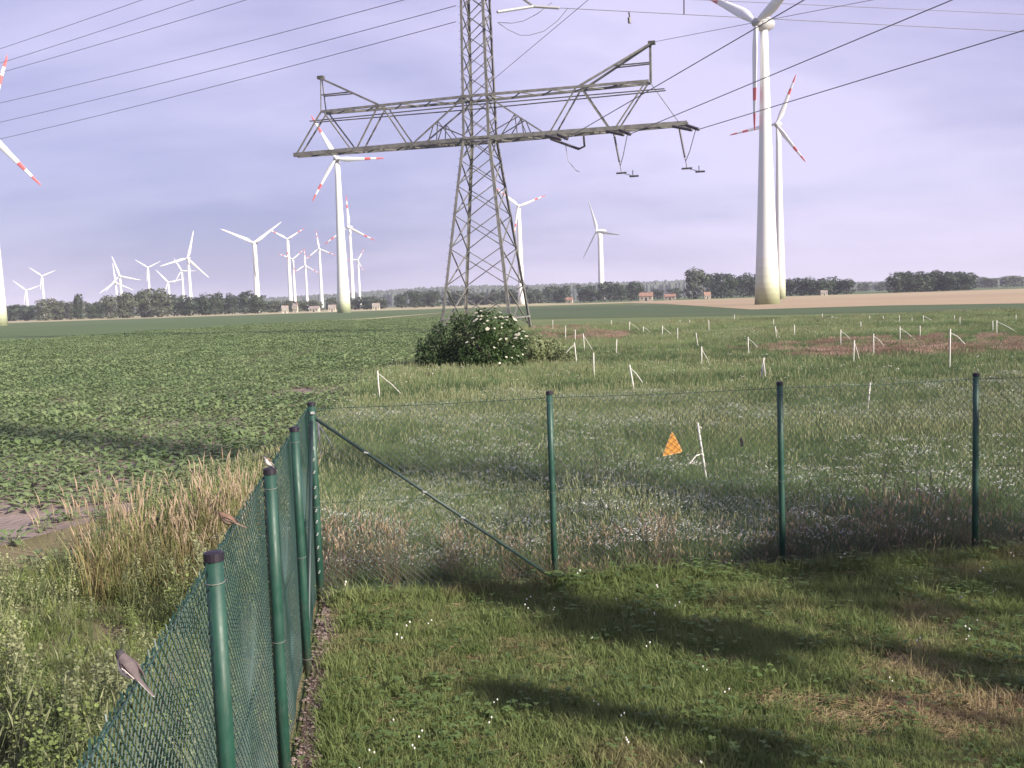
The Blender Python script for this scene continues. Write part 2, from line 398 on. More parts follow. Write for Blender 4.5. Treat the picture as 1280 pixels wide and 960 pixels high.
def turbine(base, hubz, Rr, phase, yaw, wb, wt_, bands, green, label, egg=False):
    t = empty('wind_turbine', (base.x, base.y, 0)); tag(t, label, 'wind turbine', 'wind turbines of the wind park')
    mb = MB(); n = 24; zs = [k / 12 for k in range(13)]
    ztop = hubz - 0.020 * hubz
    mb.tube([(0, 0, z * ztop) for z in zs], [wt_ / 2 + (wb - wt_) / 2 * (1 - z) ** 1.35 for z in zs], n)
    mb.build('tower', M['tower'] if green else M['white'], t, True)
    rot = Matrix.Rotation(yaw, 4, 'Z')
    k = Rr / 22.0 * (0.86 if egg else 1.0)
    def sec(mb, prof, n=18):
        vs = []
        for (y, r, zo) in prof:
            for i in range(n):
                a = 2 * math.pi * i / n
                vs.append((math.cos(a) * r, y, math.sin(a) * r + zo))
        fs = [(i * n + j, i * n + (j + 1) % n, (i + 1) * n + (j + 1) % n, (i + 1) * n + j) for i in range(len(prof) - 1) for j in range(n)]
        mb.add(vs, fs)
    mb = MB()
    if egg: pr = [(-1.9, 1.35, 0), (-1.2, 1.75, 0), (0, 1.9, 0), (1.4, 1.65, 0.05), (2.6, 1.1, 0.12), (3.3, 0.45, 0.2), (3.45, 0.02, 0.22)]
    else: pr = [(-1.8, 1.0, 0), (-1.5, 1.35, 0), (1.0, 1.4, 0.1), (4.2, 1.25, 0.2), (5.0, 0.9, 0.25), (5.1, 0.02, 0.25)]
    sec(mb, [(a * k, b * k, c * k) for a, b, c in pr])
    o = mb.build('nacelle', M['nacelle'], t, True); o.matrix_local = Matrix.Translation((0, 0, hubz)) @ rot
    mb = MB(); sec(mb, [(-4.0 * k, 0.02 * k, 0), (-3.8 * k, 0.5 * k, 0), (-3.2 * k, 1.0 * k, 0), (-2.5 * k, 1.25 * k, 0), (-1.95 * k, 1.3 * k, 0), (-1.9 * k, 0.3 * k, 0)])
    o = mb.build('rotor_hub', M['nacelle'] if egg else M['white'], t, True); o.matrix_local = Matrix.Translation((0, 0, hubz)) @ rot
    me = None
    for i in range(3):
        if me is None:
            o = blade_mesh(Rr, bands).build('blade', [M['white'], M['red']], t, True); me = o.data
        else: o = link('blade', me, t)
        o.matrix_local = Matrix.Translation((0, 0, hubz)) @ rot @ Matrix.Translation((0, -2.7 * k, 0)) @ Matrix.Rotation(R(phase) + i * 2 * math.pi / 3, 4, 'Y')
    return t

def put_turbine(hub, basex, D, Rpx, phase, yawrel, wbpx, wtpx, bands, green, label, egg=False):
    pb_ = AT(basex, 380, D); ph_ = AT(hub[0], hub[1], D)
    k = D / F
    base = Vector(((pb_.x + ph_.x) / 2, D, 0))
    bearing = math.atan2(base.x, D)
    return turbine(base, ph_.z, Rpx * k, phase, yawrel - bearing, wbpx * k, wtpx * k, bands, green, label, egg)

put_turbine((947, 30), 967, 228, 128, 182, R(-44), 31, 9, True, True, 'big white wind turbine with green ringed foot, its rotor cut by the top edge', True)
put_turbine((967, 156), 981, 375, 61, 24, R(-20), 14, 6, True, True, 'white wind turbine standing close behind the big ringed tower', True)
put_turbine((421, 199), 430, 420, 60, 92, R(-14), 17, 6.5, True, True, 'white wind turbine with red banded blades behind the crossarm end', True)
put_turbine((-14, 160), -5, 330, 92, 20, R(-10), 17, 7, True, True, 'wind turbine cut by the left edge, two red banded blades showing', True)
far_t = [
 ((33, 363), 34, 1500, 19, 311, 0, 4.2, 2.2, False, 'small white turbine lowest at the far left with its tower foot showing'),
 ((52.5, 345), 55, 1450, 18, 188, 0, 4.0, 2.2, False, 'small white turbine just beyond the leftmost one, its foot behind trees'),
 ((150, 345), 152, 1300, 26, 343, 0, 4.6, 2.6, False, 'front turbine of the overlapping pair above the round trees'),
 ((145, 353), 146, 1500, 24, 356, 0, 4.0, 2.2, False, 'rear turbine of the overlapping pair above the round trees'),
 ((185.5, 334.5), 187, 1500, 18, 185, 0, 4.0, 2.2, False, 'slender turbine rising alone above the tallest grey tree clump'),
 ((210.5, 353), 212, 1300, 21, 199, 0, 4.2, 2.2, False, 'low turbine beside the tallest grey tree clump'),
 ((227, 338.5), 230, 1500, 18, 212, 0, 4.0, 2.2, False, 'turbine half hidden behind the thicker tower next to it'),
 ((236, 323), 238, 900, 35, 15, 0, 5.4, 3.0, False, 'taller turbine with long plain blades over the left tree belt'),
 ((318, 304), 322, 800, 43, 55, 0, 8.0, 5.0, False, 'plain white turbine with wide open blades left of the middle group'),
 ((360, 299), 363, 1000, 26, 60, 0, 5.5, 3.4, True, 'left and tallest turbine of the middle group'),
 ((366, 324), 369, 1400, 19, 52, 0, 4.4, 2.4, True, 'turbine close right of the tallest one in the middle group'),
 ((382, 332), 384, 1600, 21, 0, 0, 3.8, 2.0, True, 'lowest turbine of the middle group'),
 ((399, 311), 402.5, 1300, 23, 353, 0, 4.8, 2.6, True, 'right turbine of the middle group, one blade almost upright'),
 ((438, 284), 440.5, 900, 38, 358, -8, 5.4, 3.2, True, 'turbine just right of the ringed tower, red tipped blade upright'),
 ((447.5, 325), 450, 1500, 17, 33, 0, 4.2, 2.2, True, 'small turbine farthest right in the cluster by the ringed tower'),
 ((648, 258), 652, 650, 36, 70, 12, 8.5, 5.0, True, 'turbine seen past the right leg of the lattice tower'),
 ((749, 289), 753, 800, 42, 340, -36, 8.0, 6.0, False, 'lone plain turbine right of the lattice tower with edge-on rotor'),
]
for hub, bx, D, rp, ph, yw, wb, wtp, bd, lab in far_t:
    put_turbine(hub, bx, D, rp, ph, R(yw - 12), wb, wtp, bd, False, lab)
# unseen turbine added behind the viewer, tower thinned to cast the field shadow band
turbine(Vector((86, -48, 0)), 88, 22, 30, R(-30), 2.4, 0.8, True, True, 'unseen wind turbine added behind to the right to cast a shadow band on the fields', True)

# ------------------------------------------------------------------ lattice tower
PD = 92.0
pc_ = AT(597, 176, PD); PX = pc_.x + 0.25
PHI = R(-16.5)
pyl = empty('lattice_tower', (PX, PD, 0), PHI)
tag(pyl, 'grey steel lattice transmission tower with one long crossarm in the field', 'pylon')
def hs(z):                                           # half side of the square shaft
    if z < 17.6: return 3.4 + (1.27 - 3.4) * z / 17.6
    return 1.27 - 0.014 * (z - 17.6)
Z1, Z2, ZP = 17.3, 21.05, 24.25
Lh = 18.6
cn = [(-1, -1), (1, -1), (1, 1), (-1, 1)]
def cp(i, z): a = hs(z); return Vector((cn[i % 4][0] * a, cn[i % 4][1] * a, z))
for i in range(4):
    mb = MB()
    zz = [0, 17.6, 46]
    for a, b in zip(zz[:-1], zz[1:]):
        sx, sy = -cn[i][0], -cn[i][1]
        p, q = cp(i, a), cp(i, b); w = 0.25 if a < 17 else 0.22; t = 0.045
        for (ex, ey) in ((Vector((sx * w, 0, 0)), Vector((0, sy * t, 0))), (Vector((0, sy * w, 0)), Vector((sx * t, 0, 0)))):
            vs = []
            for pt in (p, q): vs += [pt, pt + ex, pt + ex + ey, pt + ey]
            mb.add(vs, [(0,1,2,3),(7,6,5,4),(0,4,5,1),(1,5,6,2),(2,6,7,3),(3,7,4,0)])
    mb.build('leg', M['steel'], pyl)
    mb = MB(); p = cp(i, 0); mb.bar((p.x, p.y, -0.3), (p.x, p.y, 0.35), 0.7, 0.7, 12); mb.build('footing', M['stone'], pyl)
levels = [0.4, 4.2, 7.6, 10.6, 13.2, 15.5, 17.6, 19.5, 21.4, 23.2, 25.0, 26.8, 28.6, 30.4, 32.2, 34, 35.8, 37.6, 39.4, 41.2, 43, 44.6]
for a, b in zip(levels[:-1], levels[1:]):
    w = 0.105 if a < 17 else 0.085
    for i in range(4):
        mb = MB()
        n_ = (cp(i, a) + cp(i + 1, a)) * 0.5; inn = Vector((-n_.x, -n_.y, 0)).normalized() * 0.07
        mb.bar(cp(i, a) + inn, cp(i + 1, b) + inn, w, w * 0.7)
        mb.build('brace', M['steel'], pyl)
        mb = MB(); mb.bar(cp(i + 1, a) + inn * 2.4, cp(i, b) + inn * 2.4, w, w * 0.7)
        mb.build('brace', M['steel'], pyl)
for z in (1.2, Z1, Z2, 32.2, 43.0):
    for i in range(4):
        mb = MB(); mb.bar(cp(i, z + 0.05), cp(i + 1, z + 0.05), 0.14); mb.build('brace', M['steel'], pyl)
# step bolts up one leg
for j in range(40):
    z = 3.0 + j * 0.7
    mb = MB(); p = cp(0, z); mb.bar(p, p + Vector((-0.16, 0, 0)), 0.035, 0.035, 6); mb.build('step_bolt', M['steel_dark'], pyl)

# the long crossarm: two faces y = -e and y = +e, narrowing to the ends
def ey(x): return 1.27 - 0.85 * abs(x) / Lh
def ap(x, z, s): return Vector((x, s * ey(x), z))
for s in (-1, 1):
    for d in (-1, 1):
        mb = MB(); a, b = ap(d * 0.0, Z1, s), ap(d * Lh, Z1, s)
        mb.bar(a, b, 0.14, 0.36); mb.build('bottom_chord', M['steel'], pyl)
        mb = MB(); mb.bar(ap(0, Z2, s), ap(d * 0.83 * Lh, Z2, s), 0.13, 0.22); mb.build('top_chord', M['steel'], pyl)
        mb = MB(); mb.bar(ap(0, 20.3, s * 0.8), ap(d * 0.90 * Lh, 20.3, s * 0.8), 0.09, 0.09); mb.build('tie_rod', M['steel_dark'], pyl)
        nodes = [((1.0, Z1), (0.83, Z2)), ((0.83, Z2), (0.67, Z1)), ((0.65, Z1), (0.51, Z2)), ((0.50, Z2), (0.36, Z1)), ((0.34, Z1), (0.065, Z2 - 0.2))]
        for (x0, za), (x1, zb) in nodes:
            if d > 0 and x0 == 1.0: continue
            mb = MB(); mb.bar(ap(d * x0 * Lh * 0.985, za, s), ap(d * x1 * Lh, zb, s), 0.12, 0.12); mb.build('diagonal', M['steel'], pyl)
        for (x0, za), (x1, zb) in [((0.07, 17.7), (0.215, 18.95)), ((0.215, 18.95), (0.25, Z1)), ((0.12, Z1), (0.195, 19.15)), ((0.195, 19.15), (0.205, Z1))]:
            mb = MB(); mb.bar(ap(d * x0 * Lh, za, s), ap(d * x1 * Lh, zb, s), 0.075); mb.build('diagonal', M['steel_dark'], pyl)
        # horn that carries the earth wire
        mb = MB(); mb.bar(ap(d * 0.50 * Lh, Z2, s), Vector((d * 0.84 * Lh, s * 0.12, ZP)), 0.17, 0.17); mb.build('horn_strut', M['steel'], pyl)
        if not (d > 0 and s < 0):
            mb = MB(); mb.bar(ap(d * 0.83 * Lh, Z2, s), Vector((d * 0.835 * Lh, s * 0.12, ZP)), 0.085 if d < 0 else 0.2); mb.build('horn_post', M['steel'], pyl)
        mb = MB(); mb.bar(Vector((d * 0.668 * Lh, s * 0.42, 22.63)), Vector((d * 0.832 * Lh, s * 0.3, 22.63)), 0.1); mb.build('tie_rod', M['steel_dark'], pyl)
for d in (-1, 1):
    mb = MB(); mb.box((d * 0.84 * Lh - 0.25, -0.22, ZP - 0.08), (d * 0.84 * Lh + 0.35, 0.22, ZP + 0.2)); mb.build('horn_cap', M['steel_dark'], pyl)
    xs = [0.07 + 0.931 * k / 12 for k in range(13)]
    for a, b, k in zip(xs[:-1], xs[1:], range(12)):
        s = 1 if k % 2 else -1
        mb = MB(); mb.bar(ap(d * a * Lh, Z1 - 0.14, s), ap(d * b * Lh, Z1 - 0.14, -s), 0.1); mb.build('plan_brace', M['steel_dark'], pyl)
        if b < 0.83:
            mb = MB(); mb.bar(ap(d * a * Lh, Z2 - 0.08, s), ap(d * b * Lh, Z2 - 0.08, -s), 0.08); mb.build('plan_brace', M['steel_dark'], pyl)
mb = MB(); mb.bar(ap(0.83 * Lh, Z2, 0), ap(0.965 * Lh, Z1, 0), 0.06); mb.build('diagonal', M['steel'], pyl)
# higher arms, above the picture
for z, L2 in ((32.4, 13.0), (43.0, 9.0)):
    for s in (-1, 1):
        for d in (-1, 1):
            mb = MB(); mb.bar((0, s * 1.0, z), (d * L2, s * 0.25, z), 0.14, 0.25); mb.bar((0, s * 1.0, z + 2.4), (d * L2, s * 0.25, z + 0.2), 0.14)
            mb.build('upper_arm', M['steel'], pyl)
mb = MB()
for i in range(4): mb.bar(cp(i, 44.6), (0, 0, 50), 0.15)
mb.build('peak', M['steel'], pyl)
inv = (Matrix.Translation((PX, PD, 0)) @ Matrix.Rotation(PHI, 4, 'Z')).inverted()
def loc(p): return inv @ p
def insulator(a, b, parent=pyl, rad=0.13, mat='insul', seg=14):
    a, b = Vector(a), Vector(b); pts = []; rr = []
    for k in range(seg * 2 + 1):
        t = k / (seg * 2); pts.append(a.lerp(b, t)); rr.append(rad if k % 2 else rad * 0.55)
    mb = MB(); mb.tube(pts, rr, 8); return mb.build('insulator', M[mat], parent, True)
def rod(name, pts, r, parent=pyl, mat='wire', n=5):
    mb = MB(); mb.tube(pts, r, n); return mb.build(name, M[mat], parent)
# strain strings at the three phases of the right arm and the hanging jumper strings
ARM = []
for xf, dep, hang in ((0.37, 1.25, 1), (0.66, 1.0, 0), (0.965, 0.7, 0)):
    x = xf * Lh
    a0 = Vector((x, -ey(x), Z1 - 0.2)); end = a0 + Vector((1.5, -1.6, -0.75))
    for s_ in (-0.28, 0.28):
        insulator(a0 + Vector((s_ * 2, 0, 0)), end + Vector((s_, 0, 0.05)), rad=0.15)
    ARM.append(end)
    if hang:
        insulator(Vector((x - 0.6, ey(x), Z1 - 0.2)), Vector((x + 2.0, ey(x), Z1 - 1.3)), rad=0.15)
        rod('jumper', [Vector((x + 2.0, ey(x), Z1 - 1.3)), Vector((x + 2.5, ey(x), Z1 - 1.1)), Vector((x + 2.6, 0.3, Z1 - 0.3))], 0.1, mat='insul')
        rod('jumper', [Vector((x + 1.0, 0, Z1 - 1.0)), Vector((x + 1.2, 0, Z1 - 2.4)), Vector((x + 1.9, 0, Z1 - 3.3)), Vector((x + 2.2, 0, Z1 - 3.4))], 0.03)
    else:
        b0 = Vector((x - 0.1, ey(x) * 0.2, Z1 - 0.2)); b1 = b0 + Vector((0.45, 0, -2.6))
        insulator(b0, b1, rad=0.11)
        rod('jumper', [b1, b1 + Vector((0.1, 0, -0.5)), b1 + Vector((0.15, 0, -0.9))], 0.05)
        rod('jumper', [end, b1.lerp(end, 0.45) + Vector((0, 0, -0.5)), b1 + Vector((0.05, 0, -0.35))], 0.035)
        mb = MB(); c = b1 + Vector((0.15, 0, -0.95)); mb.bar(c + Vector((-0.45, 0, 0)), c + Vector((0.45, 0, 0)), 0.16, 0.16, 8); mb.build('damper', M['insul'], pyl)
        mb = MB(); c2 = c + Vector((1.15, -0.3, -0.38)); mb.bar(c2 + Vector((-0.4, 0, 0)), c2 + Vector((0.4, 0, 0)), 0.16, 0.16, 8); mb.bar(c2 + Vector((-0.1, 0, 0)), c2 + Vector((-0.1, 0, 0.5)), 0.07); mb.build('damper', M['insul'], pyl)
        rod('jumper', [c, c2], 0.03)
# small arm and strain strings just under the top edge of the picture
tip = loc(AT(667, 8, PD - 1.5))
for s in (0.0, 0.9):
    mb = MB(); mb.bar(Vector((1.1, -1.1 + s, 31.8)), tip + Vector((0, s * 0.3, 0)), 0.14); mb.build('short_arm', M['steel'], pyl)
insulator(tip, loc(AT(621, 15, PD - 3.0)), rad=0.16, mat='nacelle'); eR = loc(AT(699, 10, PD - 1.5)); insulator(tip, eR, rad=0.16, mat='nacelle')
rod('jumper', [loc(AT(u, v, PD - 1)) for u, v in ((622, 28), (635, 37), (650, 44), (662, 44), (680, 39), (697, 26), (710, 10))], 0.03)
rod('jumper', [loc(AT(u, v, PD - 1)) for u, v in ((622, 28), (640, 29), (655, 26), (672, 17), (690, 3))], 0.03)

# ------------------------------------------------------------------ wires (each a thing)
def wire(P, Q, ext, label, r=0.032, sag=0.0):
    P, Q = Vector(P), Vector(Q); E = P + (Q - P) * ext
    pts = []
    for k in range(25):
        t = k / 24; p = P.lerp(E, t); p.z -= sag * 4 * t * (1 - t); pts.append(p)
    mb = MB(); mb.tube(pts, r, 5); o = mb.build('power_line_wire', M['wire']); tag(o, label, 'power line', 'overhead line wires')
    return o
tow = lambda v: pyl_m @ v
pyl_m = Matrix.Translation((PX, PD, 0)) @ Matrix.Rotation(PHI, 4, 'Z')
wire(tow(ARM[2]), AT(1280, 38, 58), 1.9, 'conductor rising from the outer end of the crossarm to the right edge', 0.036)
wire(tow(ARM[1]), AT(1190, 0, 58), 1.7, 'conductor rising from the middle strain string of the crossarm', 0.036)
wire(tow(ARM[0]), AT(1005, 0, 58), 1.7, 'conductor passing behind the crossarm and the big turbine nacelle', 0.036)
wire(tow(Vector((0.84 * Lh, 0, ZP + 0.1))), AT(1090, 0, 70), 1.6, 'thin earth wire running from the tip of the right horn', 0.022)
wire(tow(eR), AT(1280, 40, 100), 1.7, 'nearly level wire from the strain string at the top edge', 0.035)
wire(AT(745, -6, 91), AT(1280, 18, 100), 1.7, 'uppermost nearly level wire right of the tower', 0.03)
wire(tow(Vector((0.9, 0.9, 22.6))), AT(735, 0, 70), 1.5, 'thin wire climbing steeply from the tower shaft', 0.022)
mb = MB(); a = AT(786, 15, 93); mb.bar(a, AT(787, 22, 93), 0.12); mb.bar(AT(786.5, 22, 93), AT(787, 29, 93), 0.3, 0.3, 8)
o = mb.build('line_weight', M['insul']); tag(o, 'small dark weight hanging from the level wire right of the tower', 'weight')
mb = MB(); mb.bar(AT(855, -4, 94), AT(855, 18.5, 94), 0.12, 0.12, 6); o = mb.build('line_spacer', M['insul']); tag(o, 'thin rod hanging down to the level wire near the big rotor', 'spacer')
for (x0, y0), (x1, y1), lab in (((0, 165), (570, 27), 'lowest of the three lower wires left of the tower'), ((0, 144), (570, 7), 'middle one of the three lower wires left of the tower'), ((0, 120), (570, -18), 'top one of the three lower wires left of the tower'),
                             ((0, 82), (585, -88), 'lowest of the three wires across the top left corner'), ((0, 70), (585, -120), 'middle one of the three wires across the top left corner'), ((0, 52), (585, -150), 'top one of the three wires across the top left corner')):
    wire(AT(x1, y1, 92), AT(x0, y0, 150), 1.9, lab, 0.034, 1.0)

# ------------------------------------------------------------------ chain-link fence
fence = empty('chain_link_fence', CORN)
tag(fence, 'green chain link fence with round posts turning a corner round the lawn', 'fence')
def post(p, rad=0.033, h=FH + 0.02, lean=0.0):
    mb = MB(); mb.tube([(0, 0, -0.1), (0, 0, 0.6), (0, 0, 1.2), (0, 0, h)], rad, 16)
    o = mb.build('post', M['green_steel'], fence, True); o.location = p - CORN; o.rotation_euler = (lean, random.uniform(-.006, .006), 0)
    for pol in o.data.polygons:
        if len(pol.vertices) > 4: pol.use_smooth = False
    mb = MB(); mb.tube([(0, 0, h - 0.022), (0, 0, h + 0.008), (0, 0, h + 0.014)], [rad + 0.004, rad + 0.004, rad * 0.6], 16)
    c = mb.build('cap', M['cap'], o)
    for z in (0.12, 0.90, h - 0.10):
        mb = MB(); pts = [(math.cos(a_) * (rad + .003), math.sin(a_) * (rad + .003), z + .004 * math.sin(a_)) for a_ in [k_ * 0.5236 for k_ in range(13)]]
        mb.tube(pts, 0.0018, 4); mb.build('wire_tie', M['steel'], o)
    return o
inward = -ldir * 0                                        # the mesh hangs on the outer side of the posts
allp = LEFT + RIGHT
for p in LEFT[:-1]: post(p)
cpost = post(CORN, 0.036)
for p in RIGHT: post(p, 0.030)
lnorm = Vector((-ldir.y, ldir.x, 0)); lnorm = lnorm if lnorm.x < 0 else -lnorm     # outward on the left run
rnorm = Vector((-rdir.y, rdir.x, 0)); rnorm = rnorm if rnorm.y > 0 else -rnorm
def panel(a, b, nrm, rw, pitch=0.075, mat='green_wire'):
    a = a + nrm * 0.036; b = b + nrm * 0.036
    d = b - a; L = d.length; d.normalize(); h0, h1 = 0.04, FH - 0.03
    mb = MB(); H_ = h1 - h0
    k = -H_
    while k < L:
        for sgn in (1, -1):
            # line x = k + (z - h0) or mirrored
            x0, x1 = k, k + H_
            t0, t1 = max(0, -x0) / H_, min(H_, L - x0) / H_
            if t1 - t0 < 0.01: continue
            za, zb = h0 + t0 * H_, h0 + t1 * H_
            if sgn < 0: za, zb = h0 + h1 - za, h0 + h1 - zb
            pa = a + d * (x0 + t0 * H_) + nrm * (sgn * rw) ; pb2 = a + d * (x0 + t1 * H_) + nrm * (sgn * rw)
            nseg = 4; pts = []
            for q in range(nseg + 1):
                t = q / nseg; pp = pa.lerp(pb2, t); pp.z = za + (zb - za) * t
                s_ = max(0.0, min(1.0, (pp - a).dot(d) / L)); zz = pp.z / FH
                pp += nrm * (0.012 * math.sin(3.1 * s_ * math.pi + 4 * zz) * math.sin(s_ * math.pi))
                pts.append(pp)
            for q in range(nseg): mb.bar(pts[q] - CORN, pts[q + 1] - CORN, rw * 2, rw * 2, 3)
        k += pitch
    # the twisted ends along the top
    x = 0.0
    while x < L:
        p = a + d * (x + random.uniform(-.006, .006)); p.z = h1
        e = p + d * random.uniform(-0.012, 0.012) + nrm * random.uniform(-.008, .008); e.z = h1 + random.uniform(0.008, 0.026)
        mb.bar(p - CORN, e - CORN, rw * 1.9, rw * 1.9, 4); x += pitch / 2
    o = mb.build('wire_mesh', M[mat], fence); o['kind'] = 'stuff'
    for z, rr in ((h1 - 0.005, 0.0028), (0.92, 0.0022), (0.10, 0.0022)):
        mb = MB(); pa = a.copy(); pa.z = z; pb2 = b.copy(); pb2.z = z
        pm = pa.lerp(pb2, 0.5); pm.z -= 0.012
        mb.tube([pa - CORN, pm - CORN, pb2 - CORN], rr, 5); mb.build('tension_wire', M['green_wire'], fence)
Lp = LEFT; Rpp = [CORN] + RIGHT
for a, b in zip(Lp[:-1], Lp[1:]): panel(a, b, lnorm, 0.0020, 0.052)
for a, b in zip(Rpp[:-1], Rpp[1:]): panel(a, b, rnorm, 0.0021, 0.066, 'grey_wire')
mb = MB(); mb.tube([Vector((0, 0, FH - 0.10)), (RIGHT[0] - CORN) * 0.985 + Vector((0, 0, 0.06))], 0.0145, 12); mb.build('brace', M['brace_coat'], fence, True)
mb = MB(); mb.tube([Vector((0, 0, FH - 0.14)) + ldir * 0.02, (LEFT[-2] - CORN) * 0.98 + Vector((0, 0, 0.06))], 0.0145, 12); mb.build('brace', M['brace_coat'], fence, True)
for k in range(12):
    z = 0.25 + k * 0.12 + random.uniform(-.02, .02)
    mb = MB(); mb.bar(Vector((0.0, -0.04, z)), Vector((0.012, -0.043, z + 0.025)), 0.014, 0.010); mb.build('wire_tie', M['tie'], fence)
for k, t in enumerate((0.22, 0.46, 0.62)):
    p = Vector((0, 0, FH - 0.1)).lerp((RIGHT[0] - CORN) * 0.985 + Vector((0, 0, 0.06)), t)
    mb = MB(); mb.bar(p + Vector((-0.02, -0.02, 0.012)), p + Vector((0.02, -0.02, 0.0)), 0.012); mb.build('wire_tie', M['tie'], fence)
mb = MB(); mb.box((0.0, -0.05, FH - 0.075), (0.034, -0.034, FH - 0.052)); mb.build('brace_clamp', M['tie'], fence)
# small dark clip on the mesh
c = RIGHT[0].lerp(RIGHT[1], (927 - 690) / 286) + rnorm * 0.03; zc = G(927, 553).z
tq = (ray(927, 553)); Dq = c.y; c = CAMP + tq * Dq
mb = MB(); mb.bar(c - CORN + Vector((-.006, 0, .04)), c - CORN + Vector((.006, 0, -.04)), 0.026, 0.012); mb.build('mesh_clip', M['cap'], fence)

# orange triangle on the outer side of the mesh
Ds = RIGHT[0].lerp(RIGHT[1], (840 - 690) / 286).y + 0.07
tri = [AT(840, 538, Ds), AT(827.5, 571, Ds), AT(854, 565, Ds)]
cen = (tri[0] + tri[1] + tri[2]) / 3
sg = empty('warning_sign', (cen.x, cen.y, cen.z)); tag(sg, 'orange triangular warning sign hanging on the far side of the fence mesh', 'sign')
def triplate(pts, y0, y1, rr):
    P2 = []
    for i in range(3):
        a, b, c_ = pts[i - 1], pts[i], pts[(i + 1) % 3]
        u1 = (a - b).normalized(); u2 = (c_ - b).normalized()
        for t in range(5):
            s_ = t / 4; P2.append(b + u1 * rr * (1 - s_) ** 2 + u2 * rr * s_ ** 2)
    mb = MB(); n = len(P2)
    mb.add([Vector((p.x, y0, p.z)) for p in P2] + [Vector((p.x, y1, p.z)) for p in P2], [tuple(range(n)), tuple(range(2 * n - 1, n - 1, -1))] + [(i, i + n, (i + 1) % n + n, (i + 1) % n) for i in range(n)])
    return mb
rel = [p - cen for p in tri]
triplate(rel, -0.002, 0.003, 0.03).build('plate', M['orange_dk'], sg)
triplate([p * 0.86 for p in rel], -0.0045, -0.002, 0.02).build('face', M['orange'], sg)
mb = MB(); mb.bar((rel[0].x, 0, rel[0].z * 0.8), (rel[0].x - 0.01, -0.05, rel[0].z * 0.8 + 0.02), 0.004); mb.build('wire_tie', M['tie'], sg)

# ------------------------------------------------------------------ white stakes in the meadow
def stake(top, bot, strut=None, rad=0.03, label='', group='white stakes in the meadow', nub=False):
    b = G(bot[0], bot[1]); D = b.y; rad = rad * 0.72
    tp = AT(top[0], top[1], D + random.uniform(-.05, .05)); rel_ = tp - b
    t = empty('marker_stake', b); tag(t, label, 'stake', group)
    mb = MB(); k1 = rel_ * 0.5 + Vector((random.uniform(-1, 1) * rad * 0.5, 0, 0))
    mb.tube([(-rel_.x * .08, 0, -0.08), (0, 0, 0), k1, rel_], [rad, rad, rad * 0.95, rad * 0.85], 8); mb.build('post', M['stake'], t, True)
    if strut:
        e = AT(strut[0], strut[1], D - 0.1) - b
        s0 = rel_ * (0.5 if nub else 0.9)
        mid = s0.lerp(e, 0.5) + Vector((0, 0, abs(rel_.z) * 0.05))
        mb = MB(); mb.tube([s0, mid, e], rad * 0.55, 6); mb.build('strut', M['stake'], t)
    if nub:
        mb = MB(); mb.tube([rel_ * 0.93, rel_ * 0.93 + Vector((0.05, 0, -0.02))], [0.02, 0.008], 6); mb.build('clip', M['stake'], t)
    return t
NEARS = [
 ((872, 528), (884, 606), (862, 580), 0.022, 'crooked white stake next to the orange triangle', True),
 ((1088, 478), (1084, 522), None, 0.022, 'bent thin white stake between the two right fence posts'),
 ((787, 456), (793, 495), (803, 478), 0.032, 'leaning white stake with strut right behind the middle fence bay', False),
 ((742, 441), (743, 477), None, 0.028, 'bare upright stake right of the flowering bush, without strut'),
 ((718, 428), (721, 457), (708, 441), 0.032, 'stake whose strut falls to the left, nearest to the bush'),
 ((729, 417), (731, 442), (743, 442), 0.03, 'stake with right-hand strut behind the bare upright one'),
 ((877, 433), (877, 464), (891, 464), 0.03, 'stake and strut forming a narrow tent in mid meadow'),
 ((955, 447), (951, 478), (957, 474), 0.035, 'double white stake by the left neck of the second fence post'),
 ((935, 421), (936, 447), (947, 434), 0.03, 'stake with short strut and reddish plants behind it'),
 ((870, 416), (873, 435), None, 0.03, 'short stake just above the narrow tent-like one'),
 ((771, 424), (770, 446), None, 0.03, 'plain stake on the brown patch in the meadow'),
 ((969, 408), (971, 429), (976, 427), 0.035, 'stake with tight strut directly below the big turbine'),
 ((1051, 412), (1051, 434), (1063, 424), 0.03, 'stake with flat strut left of the reddish patch'),
 ((1068, 425), (1067, 455), (1075, 452), 0.03, 'taller stake in front of the flat-strut one'),
 ((1092, 417), (1092, 449), (1105, 432), 0.028, 'greyish stake at the left end of the reddish patch'),
 ((1125, 408), (1125, 431), (1144, 425), 0.03, 'stake with long strut behind the reddish patch'),
 ((1188, 411), (1187, 463), (1206, 430), 0.032, 'tallest white stake at the front of the reddish patch'),
 ((1246, 400), (1246, 419), (1272, 416), 0.035, 'stake with the longest flat strut near the right edge'),
 ((472, 463), (475, 500), (506, 497), 0.028, 'white stake with a bowed hoop left of the bush'),
 ((397, 522), (402, 588), (428, 584), 0.026, 'white stake with strut just behind the fence corner'),
]
for e in NEARS: stake(e[0], e[1], e[2], e[3], e[4], nub=(len(e) > 5 and e[5]))
FARS = [(691, 400, 413, 0), (707, 407, 426, 0), (719, 412, 429, 0), (764, 400, 411, 0), (787, 402, 416, 800), (804, 408, 418, 813), (828, 407, 424, 842), (850, 400, 409, 0), (862, 400, 409, 0), (886, 400, 417, 0), (918, 393, 405, 0), (967, 399, 410, 0),
        (993, 406, 425, 0), (847, 410, 428, 0), (1076, 402, 416, 0), (1087, 395, 406, 0), (1104, 395, 403, 0), (1124, 394, 406, 0), (1140, 397, 405, 0), (1154, 394, 405, 1167), (1028, 392, 401, 0), (1040, 395, 402, 1050), (1150, 407, 423, 0), (1193, 394, 404, 0), (1200, 396, 407, 0), (1241, 401, 417, 0), (1270, 393, 403, 0)]
